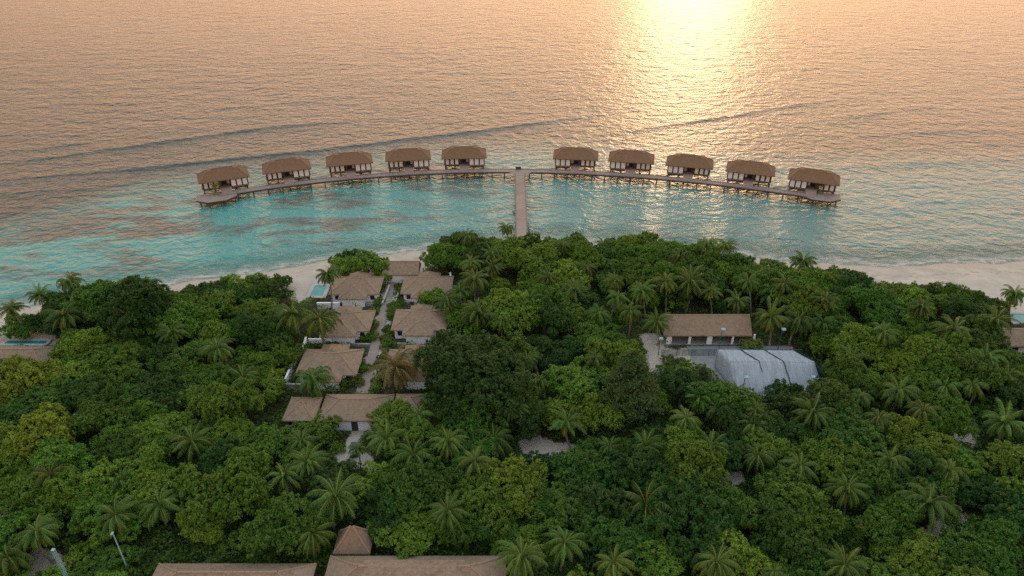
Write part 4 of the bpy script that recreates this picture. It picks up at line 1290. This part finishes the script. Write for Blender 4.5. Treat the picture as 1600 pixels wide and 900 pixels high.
crown_at(742, 598, 172, 'huge', 'dark', 0.9, 1.0, 'very broad dark green tree right of the boardwalk, the widest crown on the island')
crown_at(575, 417, 62, 'mid', 'fresh', 1.0, 0.4, 'bright round leafy tree behind the seaward land villa with the pool')
crown_at(548, 404, 34, 'small', 'dark', 1.0, 0.5, 'small dark round tree at the beach left of the beach pavilion')
crown_at(530, 408, 24, 'shrub', 'olive', 1.3, None, 'reddish dark shrub at the beach, left of the small dark tree')
crown_at(538, 420, 44, 'small', 'fresh', 0.9, 0.3, 'low bright bush above the sand by the seaward villa pool')
crown_at(597, 428, 34, 'small', 'fresh', 0.9, 0.3, 'bright bush between the seaward villa and the boardwalk')
crown_at(677, 466, 54, 'mid', 'lime', 0.85, 0.2, 'bright rounded bush in front of the seaward villa on the right row')
crown_at(425, 592, 34, 'small', 'lime', 1.0, 2.0, 'yellow green tree standing out left of the villa with the bushy palm')
crown_at(428, 608, 44, 'small', 'fresh', 1.0, 1.2)
crown_at(450, 556, 50, 'mid', 'mid', 1.0, 1.0)
crown_at(428, 528, 60, 'mid', 'deep', 1.0, 1.4)
crown_at(408, 568, 56, 'mid', 'mid', 1.0, 1.6)
crown_at(722, 540, 50, 'mid', 'fresh', 1.0, 1.0)
crown_at(712, 500, 44, 'small', 'mid', 1.1, 1.0)
crown_at(592, 755, 70, 'mid', 'lime', 1.0, 2.0, 'yellow green round tree behind the little pyramid roofed house')
crown_at(645, 822, 105, 'big', 'fresh', 0.85, 1.2, 'wide light green tree touching the back of the large hall roof')
crown_at(790, 845, 60, 'mid', 'mid', 0.9, 1.0)
crown_at(830, 838, 44, 'small', 'fresh', 0.95, 2.0)
crown_at(615, 655, 80, 'mid', 'mid', 0.9, 0.3, 'leafy tree in front of the right side of the wide entrance hall')
crown_at(505, 668, 60, 'mid', 'mid', 0.9, 0.2, 'leafy tree in front of the left corner of the wide entrance hall')
crown_at(1225, 617, 48, 'small', 'dark', 1.0, 0.2, 'dark round bush in front of the netted cage')
crown_at(1172, 536, 36, 'small', 'olive', 0.7, 0.2, 'sparse frangipani bush at the right end of the long pavilion')
crown_at(30, 512, 56, 'small', 'mid', 0.8, 0.1, 'low leafy bush on the sand at the left edge')
crown_at(215, 490, 120, 'big', 'dark', 1.2, 2.0, 'tall dark green tree by the beach right of the left edge palms')
crown_at(160, 480, 100, 'big', 'deep', 1.1, 2.0)
crown_at(290, 500, 95, 'big', 'mid', 1.15, 2.0)
for (px, py, w, tone) in [(586, 453, 20, 'olive'), (593, 470, 16, 'fresh'), (629, 455, 16, 'fresh'), (626, 472, 14, 'mid'), (583, 508, 22, 'olive'), (577, 525, 22, 'mid'), (610, 520, 16, 'fresh'), (608, 535, 20, 'mid'),
                          (566, 575, 22, 'mid'), (556, 595, 24, 'olive'), (594, 590, 22, 'mid'), (588, 606, 18, 'lime'), (530, 600, 26, 'mid'), (512, 540, 26, 'deep'), (484, 545, 20, 'mid'), (545, 552, 18, 'deep'),
                          (1046, 562, 20, 'olive'), (1060, 568, 22, 'olive'), (1078, 574, 24, 'lime'), (1042, 575, 24, 'mid'), (1094, 580, 26, 'olive'), (1108, 590, 26, 'olive'), (1066, 580, 26, 'fresh'), (1126, 604, 22, 'olive'), (1084, 590, 26, 'olive')]:
    crown_at(px, py, w, 'shrub', tone)

for k in range(34):
    t = random.uniform(0.03, 0.93); sgn = random.choice((-1, 1)); o_ = random.uniform(1.75, 2.7)
    bx, by = bw0.x + (bw1.x - bw0.x) * t, bw0.y + (bw1.y - bw0.y) * t
    make_tree(bx + sgn * o_ * math.cos(ang), by - sgn * o_ * math.sin(ang), 'shrub', random.uniform(0.45, 0.85), random.choice(['olive', 'mid', 'deep', 'fresh', 'mid']), random.uniform(0.8, 1.3))
# casuarina
CZ = needle_crown('crown', 801, 4.6, 12.5, 33000)
CTR = trunk_mesh('trunk', 802, 5.0, 0.3)
for px, py, w, h, lab in [(985, 606, 108, 14.5, 'tall feathery casuarina tree with dark soft foliage, left of the sandy yard'), (1097, 590, 34, 4.6, 'small feathery casuarina left of the netted cage')]:
    z = GZ + h * 0.5; p = P(px, py, z); k = pxm(p)
    root = bpy.data.objects.new('casuarina_tree', None); link(root); root.location = (p.x, p.y, GZ - 0.05)
    cr = bpy.data.objects.new('crown', CZ); link(cr); cr.parent = root; s = w / 2 / k / 4.7
    cr.scale = (s, s, h / 13.0); cr.location = (0, 0, h * 0.52); cr.color = (0.070, 0.120, 0.036, 1)
    tr = bpy.data.objects.new('trunk', CTR); link(tr); tr.parent = root; tr.scale = (h / 13, h / 13, h / 10)
    tag(root, lab, 'tree'); PLACED.append(dict(kind='casuarina', obj=root, px=px, py=py, x=p.x, y=p.y, r=w / 2 / k, label=lab, tone='dark', cls='huge', pr=w / 2))

# coconut palms: surveyed crown centre and crown width
PALMS = [(18, 482, 42), (62, 461, 42), (108, 440, 46), (100, 494, 62), (512, 430, 42), (458, 490, 72), (500, 500, 74), (489, 592, 76), (620, 575, 80), (730, 371, 38), (768, 398, 38), (791, 357, 30), (742, 437, 56),
         (746, 490, 62), (718, 456, 44), (770, 418, 42), (880, 383, 36), (943, 380, 30), (856, 434, 38), (898, 453, 52), (936, 490, 48), (985, 487, 50), (1027, 503, 50), (1040, 440, 46), (1077, 440, 58), (1105, 381, 38),
         (1133, 386, 46), (1255, 410, 46), (1210, 456, 62), (1205, 496, 60), (1246, 502, 62), (1490, 516, 62), (1586, 460, 44), (1556, 500, 54), (1405, 612, 72), (1476, 606, 72), (1270, 645, 70), (1178, 666, 54),
         (1093, 622, 52), (1184, 714, 66), (1250, 730, 68), (1324, 765, 66), (1450, 787, 86), (1570, 662, 76), (1482, 735, 60), (1010, 790, 104), (1008, 700, 66), (886, 660, 62), (772, 690, 76), (655, 652, 66), (604, 688, 70),
         (646, 714, 76), (524, 776, 96), (488, 834, 78), (470, 690, 62), (480, 722, 62), (444, 745, 64), (300, 690, 72), (380, 592, 70), (182, 806, 72), (78, 744, 60), (190, 752, 50), (58, 832, 74), (12, 872, 90),
         (815, 872, 84), (882, 850, 72), (1320, 884, 72), (1210, 894, 44), (824, 562, 50), (786, 500, 52), (640, 533, 0), (560, 702, 34), (1574, 590, 54), (1175, 590, 0), (1372, 655, 54), (1110, 455, 40), (960, 440, 36), (1290, 470, 44),
         (1180, 640, 46), (1345, 620, 46), (700, 472, 48), (736, 412, 40), (828, 470, 46), (915, 420, 40), (965, 466, 44), (1004, 455, 46), (1062, 402, 38), (1152, 470, 46), (1170, 440, 44), (1226, 445, 46),
         (1285, 505, 48), (1330, 562, 54), (1442, 642, 60), (1520, 604, 56), (1540, 560, 54), (1128, 645, 54), (1150, 612, 46), (1072, 655, 56), (952, 700, 54), (700, 692, 60), (742, 722, 62), (692, 556, 50), (842, 596, 50), (1380, 520, 48), (1440, 480, 44),
         (1110, 700, 60), (1390, 720, 66), (930, 560, 46), (800, 640, 56), (340, 545, 56), (270, 520, 50), (1120, 880, 80), (960, 880, 76), (700, 800, 66), (250, 790, 70)]
_pi = 0
for px, py, w in PALMS:
    if w == 0: continue
    h = random.choice([random.uniform(5.0, 6.6), random.uniform(6.2, 7.8), random.uniform(7.4, 9.4)])
    if py > 560: h = random.uniform(4.6, 7.0)
    if py < 445: h = random.uniform(7.0, 9.0)
    if (px, py) == (512, 430): h = 9.5
    if (px, py) in ((560, 702), (943, 380), (588, 605)): h = 4.5
    z = GZ + h; p = P(px, py - w * 0.02, z); k = pxm(p)
    root = bpy.data.objects.new('coconut_palm', None); link(root); root.location = (p.x, p.y, GZ - 0.05)
    sc = w / 2 / k / 3.2
    ci = _pi % len(PCROWNS)
    cr = bpy.data.objects.new('crown', PCROWNS[ci]); link(cr); cr.parent = root
    cr.location = (0, 0, h); cr.scale = (sc, sc, sc * random.uniform(0.9, 1.05)); cr.rotation_euler = (random.uniform(-0.08, 0.08), random.uniform(-0.08, 0.08), random.uniform(0, 6.28))
    j = random.uniform(0.85, 1.2)
    j *= 1.0 if _pi % 3 else 0.75
    cr.color = (0.058 * j * random.uniform(0.85, 1.35), 0.135 * j, 0.026 * j, 1)
    if (px, py) == (620, 575): cr.color = (0.13, 0.11, 0.045, 1)
    tr = bpy.data.objects.new('trunk', PTRUNKS[_pi % 5]); link(tr); tr.parent = root; tr.scale = (sc, sc, h / 8.0); tr.rotation_euler = (0, 0, random.uniform(0, 6.28))
    if (px, py) != (512, 430):
        lx, ly = random.gauss(0, 0.09), random.gauss(0, 0.09)      # a leaning stem: the head stays, the foot moves
        root.rotation_euler = (-ly, lx, 0); root.location = (p.x - math.sin(lx) * h, p.y - math.sin(ly) * h, GZ - 0.05)
    _pi += 1
    PLACED.append(dict(kind='palm', obj=root, px=px, py=py, x=p.x, y=p.y, r=sc * 1.6, tone=('gold' if ci % 2 else 'mid') if (px, py) != (620, 575) else 'straw', cls='palm', pr=w / 2, h=h))
# the two potted palms on the end platforms
for (c, t, mir, lab) in ((cl, tl, 1, 'left'), (cr_ if False else cr, 0, -1, 'right')) if False else ():
    pass
for c, px, lab in ((cl, 339, 'left'), (Vector(P(1277, 303.5, DZ)), 1281, 'right')):
    q = P(px, 303 if lab == 'left' else 301, DZ)
    pl = empty('planter', (q.x, q.y, DZ + 0.024), 0, 'low round planter on the %s end platform of the walkway' % lab, 'planter', 'planters on the end platforms')
    MB().tube([(0, 0, 0), (0, 0, 0.22)], [1.15, 1.15], 20).build('kerb', M['pile'], pl)
    MB().tube([(0, 0, 0.222), (0, 0, 0.36)], [0.98, 0.8], 16).build('soil', M['soil'], pl)
    root = bpy.data.objects.new('young_palm', None); link(root); root.location = (q.x, q.y, DZ + 0.36)
    crn = bpy.data.objects.new('crown', PCROWNS[5]); link(crn); crn.parent = root; crn.location = (0, 0, 2.5); crn.scale = (0.52,) * 3; crn.color = (0.16, 0.17, 0.03, 1); crn.rotation_euler = (0, 0, 1.0 if lab == 'left' else 3.0)
    tr = bpy.data.objects.new('trunk', PTRUNKS[0]); link(tr); tr.parent = root; tr.scale = (0.7, 0.7, 2.5 / 8)
    tag(root, 'small yellow green palm growing in the planter at the %s end of the walkway' % lab, 'palm', 'palms on the end platforms')

# canopy: dart throwing from big crowns to small
spots = [(d['x'], d['y'], d['r']) for d in PLACED]
def tone_for(px, py):
    n = math.sin(px * 0.013 + 1.3) * math.sin(py * 0.021 + 0.4) + 0.6 * math.sin(px * 0.031 + py * 0.017)
    base = n * 0.55 + random.gauss(0, 0.75)
    if px < 470 and py > 560: base += 0.55
    if py < 480 and 650 < px < 1150: base += 0.25
    if px > 1000 and py > 640: base -= 0.15
    if 560 < px < 1000 and py > 560: base -= 0.4
    if px > 1300 and 430 < py < 560: base += 0.35
    return 'dark' if base < -0.8 else 'deep' if base < -0.15 else 'mid' if base < 0.6 else 'fresh' if base < 1.9 else 'lime'
def throw(cls, want, tries, s0, s1, gap, lim, lift=None):
    n = 0
    for _ in range(tries):
        if n >= want: break
        y = random.uniform(54, 172); x = random.uniform(-1.0, 1.0) * (PR((0, y, GZ))[2] * 0.80)
        px, py, _d = PR((x, y, GZ))
        if y > float(veg_y(x)) - (0.3 if cls in ('shrub', 'small') else 1.2): continue
        sc = random.uniform(s0, s1); nr, nh = NOM[cls]; rad = nr * sc
        if in_foot(x, y, 0.35 * rad if cls != 'shrub' else 0.8) or in_open(x, y) or on_path(x, y, 0.55 * rad): continue
        if any((x - a) ** 2 + (y - b) ** 2 < (gap * (rad + min(c, rad * 1.3))) ** 2 for a, b, c in spots): continue
        fl = random.uniform(0.9, 1.25)
        lf = lift if lift is not None else random.uniform(0.4, 2.2)
        if py > 880: fl *= 0.85; lf *= 0.5
        hc = nh * sc * fl
        zc = GZ + (hc * 0.42 if cls == 'shrub' else hc * 0.5 + lf)
        if intrusion(x, y, zc, rad, hc / 2) > lim: continue
        cp = PR((x, y, zc))
        if cp[1] - FPX / cp[2] * hc > 925: continue
        make_tree(x, y, cls, sc, tone_for(px, py), fl, lf)
        spots.append((x, y, rad)); n += 1
    return n
# the front line of crowns along the beach first: each top reaches the line where the canopy ends
EDGE = [(66, 498), (80, 476), (112, 452), (160, 446), (215, 441), (240, 460), (290, 458), (330, 447), (380, 436), (440, 432), (466, 442), (474, 468)], [(660, 396), (690, 373), (760, 371), (900, 375), (980, 374), (1012, 370), (1070, 383), (1150, 403), (1182, 416),
     (1240, 417), (1290, 423), (1335, 430), (1385, 457), (1412, 444), (1460, 445), (1510, 459), (1560, 466), (1600, 467), (1690, 470)]
edge_n = 0
for line in EDGE:
    ex = [p[0] for p in line]; ey = [p[1] for p in line]
    for row in range(2):
        px = ex[0] + 6 + row * 10
        while px < ex[-1]:
            cls = random.choice(['mid', 'small', 'mid', 'big'] if row else ['mid', 'small', 'small', 'mid'])
            sc = random.uniform(0.8, 1.1); nr, nh = NOM[cls]; rad = nr * sc; fl = random.uniform(0.95, 1.2); hc = nh * sc * fl
            lf = random.uniform(0.8, 2.4) if row else random.uniform(0.3, 1.6)
            zt = GZ + lf + hc * 0.93
            top = float(np.interp(px, ex, ey)) + random.uniform(0, 5) + row * 14
            p = P(px, top, zt)
            k = FPX / PR(p)[2]
            if p.y < shore_y(p.x) - 2.0 and not in_foot(p.x, p.y, rad * 0.4) and not in_open(p.x, p.y) and intrusion(p.x, p.y, GZ + lf + hc / 2, rad, hc / 2) < 0.20 \
                    and all((p.x - a) ** 2 + (p.y - b) ** 2 > (0.42 * (rad + min(c, rad))) ** 2 for a, b, c in spots):
                make_tree(p.x, p.y, cls, sc, tone_for(px, top + 30), fl, lf); spots.append((p.x, p.y, rad)); edge_n += 1
            px += rad * k * random.uniform(0.9, 1.3)
NT = sum(1 for d in PLACED if d['kind'] == 'tree')
nb = throw('big', 85, 12000, 0.75, 1.1, 0.58, 0.03)
nm = throw('mid', 125, 20000, 0.72, 1.15, 0.50, 0.04)
ns = throw('small', max(0, 298 - NT - nb - nm), 16000, 0.8, 1.25, 0.56, 0.04, 0.8)
cnt = [edge_n, NT, nb, nm, ns, throw('shrub', 120, 20000, 1.4, 2.1, 0.5, 0.05), throw('shrub', 150, 20000, 0.7, 1.3, 0.5, 0.05)]
print('CANOPY', cnt, len(PLACED))

# low undergrowth between the trunks
rng = np.random.default_rng(5)
n = 480000
pxs = rng.uniform(-120, 1720, n); pys = rng.uniform(395, 1000, n) 
uu, vv_ = (pxs - 800) / FPX, (450 - pys) / FPX
tt = (GZ - CAM_H) / (-SP + vv_ * CP)
ux, uy = uu * tt, (CP + vv_ * SP) * tt
ok = uy < veg_y(ux) - 0.6
for a, b, c, d in FOOT: ok &= ~((ux > a - 0.2) & (ux < b + 0.2) & (uy > c - 0.2) & (uy < d + 0.2))
for p in OPEN_W: ok &= ~inside(p, ux, uy)
for a, b in BANDS: ok &= (ux - a) ** 2 + (uy - b) ** 2 > 2.2
ux, uy = ux[ok], uy[ok]
hgt = 0.4 + 1.7 * np.clip(np.sin(ux * 0.9 + np.sin(uy * 0.5)) * np.sin(uy * 0.8 + np.sin(ux * 0.37)) + 0.45, 0, 1)
uz = GZ + np.sqrt(rng.random(len(ux))) * hgt
v, f = leaves(rng, np.stack([ux, uy, uz], 1), np.tile(np.array([0, 0, 1.0]), (len(ux), 1)), 0.5)
rnd = np.clip(rng.normal(0.45, 0.2, len(f)), 0, 1)
ume = mesh_np('undergrowth', v, f, M['leaf'], {'rnd': ('FACE', 'FLOAT', rnd), 'dry': ('FACE', 'FLOAT', (rng.random(len(f)) < 0.05) * 0.7)})
ug = link(bpy.data.objects.new('undergrowth', ume)); ug.color = (0.062, 0.122, 0.021, 1)
tag(ug, 'low green undergrowth covering the ground between the trees', 'undergrowth', kind='stuff')

# ------------------------------------------------------------------ labels of the plants
MARKS = [(60, 480, 'the beach palms at the left edge'), (30, 555, 'the left edge pool house'), (200, 470, 'the tall dark beach tree'), (350, 440, 'the left beach'), (425, 595, 'the yellow green tree'),
         (500, 455, 'the small turquoise pool'), (560, 450, 'the seaward villa with the pool'), (665, 450, 'the seaward villa by the round bush'), (530, 510, 'the middle left land villa'), (655, 505, 'the middle right land villa'),
         (510, 575, 'the villa with the bushy palm'), (620, 570, 'the straw coloured palm'), (470, 637, 'the small left entrance pavilion'), (552, 637, 'the wide entrance hall'), (650, 640, 'the small right entrance pavilion'),
         (560, 705, 'the pale entrance yard'), (742, 598, 'the very broad dark tree'), (625, 415, 'the beach pavilion'), (815, 375, 'the jetty foot'), (950, 390, 'the shore right of the jetty'), (1120, 395, 'the pair of shore palms'),
         (1250, 425, 'the shore right of the paired palms'), (1450, 455, 'the right beach'), (1590, 520, 'the right edge pool house'), (985, 610, 'the tall casuarina'), (860, 700, 'the sandy clearing in the middle'), (1015, 550, 'the sand left of the pavilion'),
         (1105, 505, 'the long pavilion'), (1210, 585, 'the netted cage'), (1310, 600, 'the dark end of the netted cage'), (1505, 680, 'the small bare patch at the right'), (1475, 820, 'the bare patch in the lower right'), (1420, 600, 'the twin palms right of the cage'),
         (1010, 790, 'the largest palm in the lower middle'), (525, 775, 'the large palm above the pyramid house'), (552, 845, 'the little pyramid house'), (640, 880, 'the large hall roof'), (355, 885, 'the long hall roof'), (75, 880, 'the lattice mast'), (180, 845, 'the thin pale post'),
         (5, 800, 'the bare sand at the left edge'), (300, 690, 'the palm in the left canopy'), (900, 460, 'the palm grove above the casuarina'), (1140, 750, 'the sand gap in the lower right'), (1570, 660, 'the golden palm at the right edge'), (1250, 730, 'the two palms below the cage'),
         (200, 600, 'the bright canopy on the left'), (330, 560, 'the dark canopy left of the villas'), (1400, 540, 'the canopy right of the pavilion palms'), (150, 680, 'the lower left canopy'), (1300, 830, 'the lower right corner canopy'), (820, 800, 'the canopy right of the large hall'), (1570, 850, 'the bottom right corner')]
LOOK = {'dark': 'dark green', 'deep': 'deep green', 'mid': 'mid green', 'fresh': 'fresh green', 'lime': 'bright yellow green', 'olive': 'dull olive', 'gold': 'green palm with yellowing fronds', 'straw': 'straw coloured palm'}
SIZE = {'huge': 'very broad', 'big': 'broad', 'mid': 'rounded', 'small': 'small', 'shrub': 'low'}
ORD = ['', 'second ', 'third ', 'fourth ', 'fifth ', 'sixth ', 'seventh ', 'eighth ', 'ninth ', 'tenth ']
buckets = {}
GRP = {'tree': 'broadleaf trees of the island canopy', 'shrub': 'shrubs between the trees and paths', 'palm': 'coconut palms over the canopy'}
CATS = {'tree': 'tree', 'shrub': 'shrub', 'palm': 'palm'}
seen_labels = set()
for d in PLACED:
    if d['kind'] == 'casuarina': continue
    tag(d['obj'], None, CATS[d['kind']], GRP[d['kind']])
    if d.get('label'):
        d['obj']['label'] = d['label']; seen_labels.add(d['label']); continue
    m = min(MARKS, key=lambda q: (q[0] - d['px']) ** 2 + ((q[1] - d['py']) * 1.2) ** 2)
    dx, dy = d['px'] - m[0], d['py'] - m[1]
    rel = ('left of' if dx < 0 else 'right of') if abs(dx) > abs(dy) * 1.1 else ('above' if dy < 0 else 'below')
    if d['kind'] == 'palm':
        look = {'gold': 'palm with yellowing lower fronds', 'straw': 'straw coloured palm', 'mid': 'green palm'}[d['tone']]
        if d['pr'] > 38: look = 'large ' + look
        elif d['pr'] < 21: look = 'small ' + look
        look = ('coconut ' if look.startswith('palm') else '') + look
    else:
        look = '%s %s %s' % (SIZE[d['cls']], LOOK[d['tone']], 'shrub' if d['kind'] == 'shrub' else 'tree')
    buckets.setdefault((look, rel, m[2]), []).append((math.hypot(dx, dy), d))
for (look, rel, mk), lst in buckets.items():
    lst.sort(key=lambda q: q[0])
    for i, (_, d) in enumerate(lst):
        if len(lst) == 1: lab = '%s %s %s' % (look, rel, mk)
        else: lab = '%s%s, %s %s %s' % (ORD[min(i, 9)], 'closest', look, rel, mk)
        d['obj']['label'] = lab
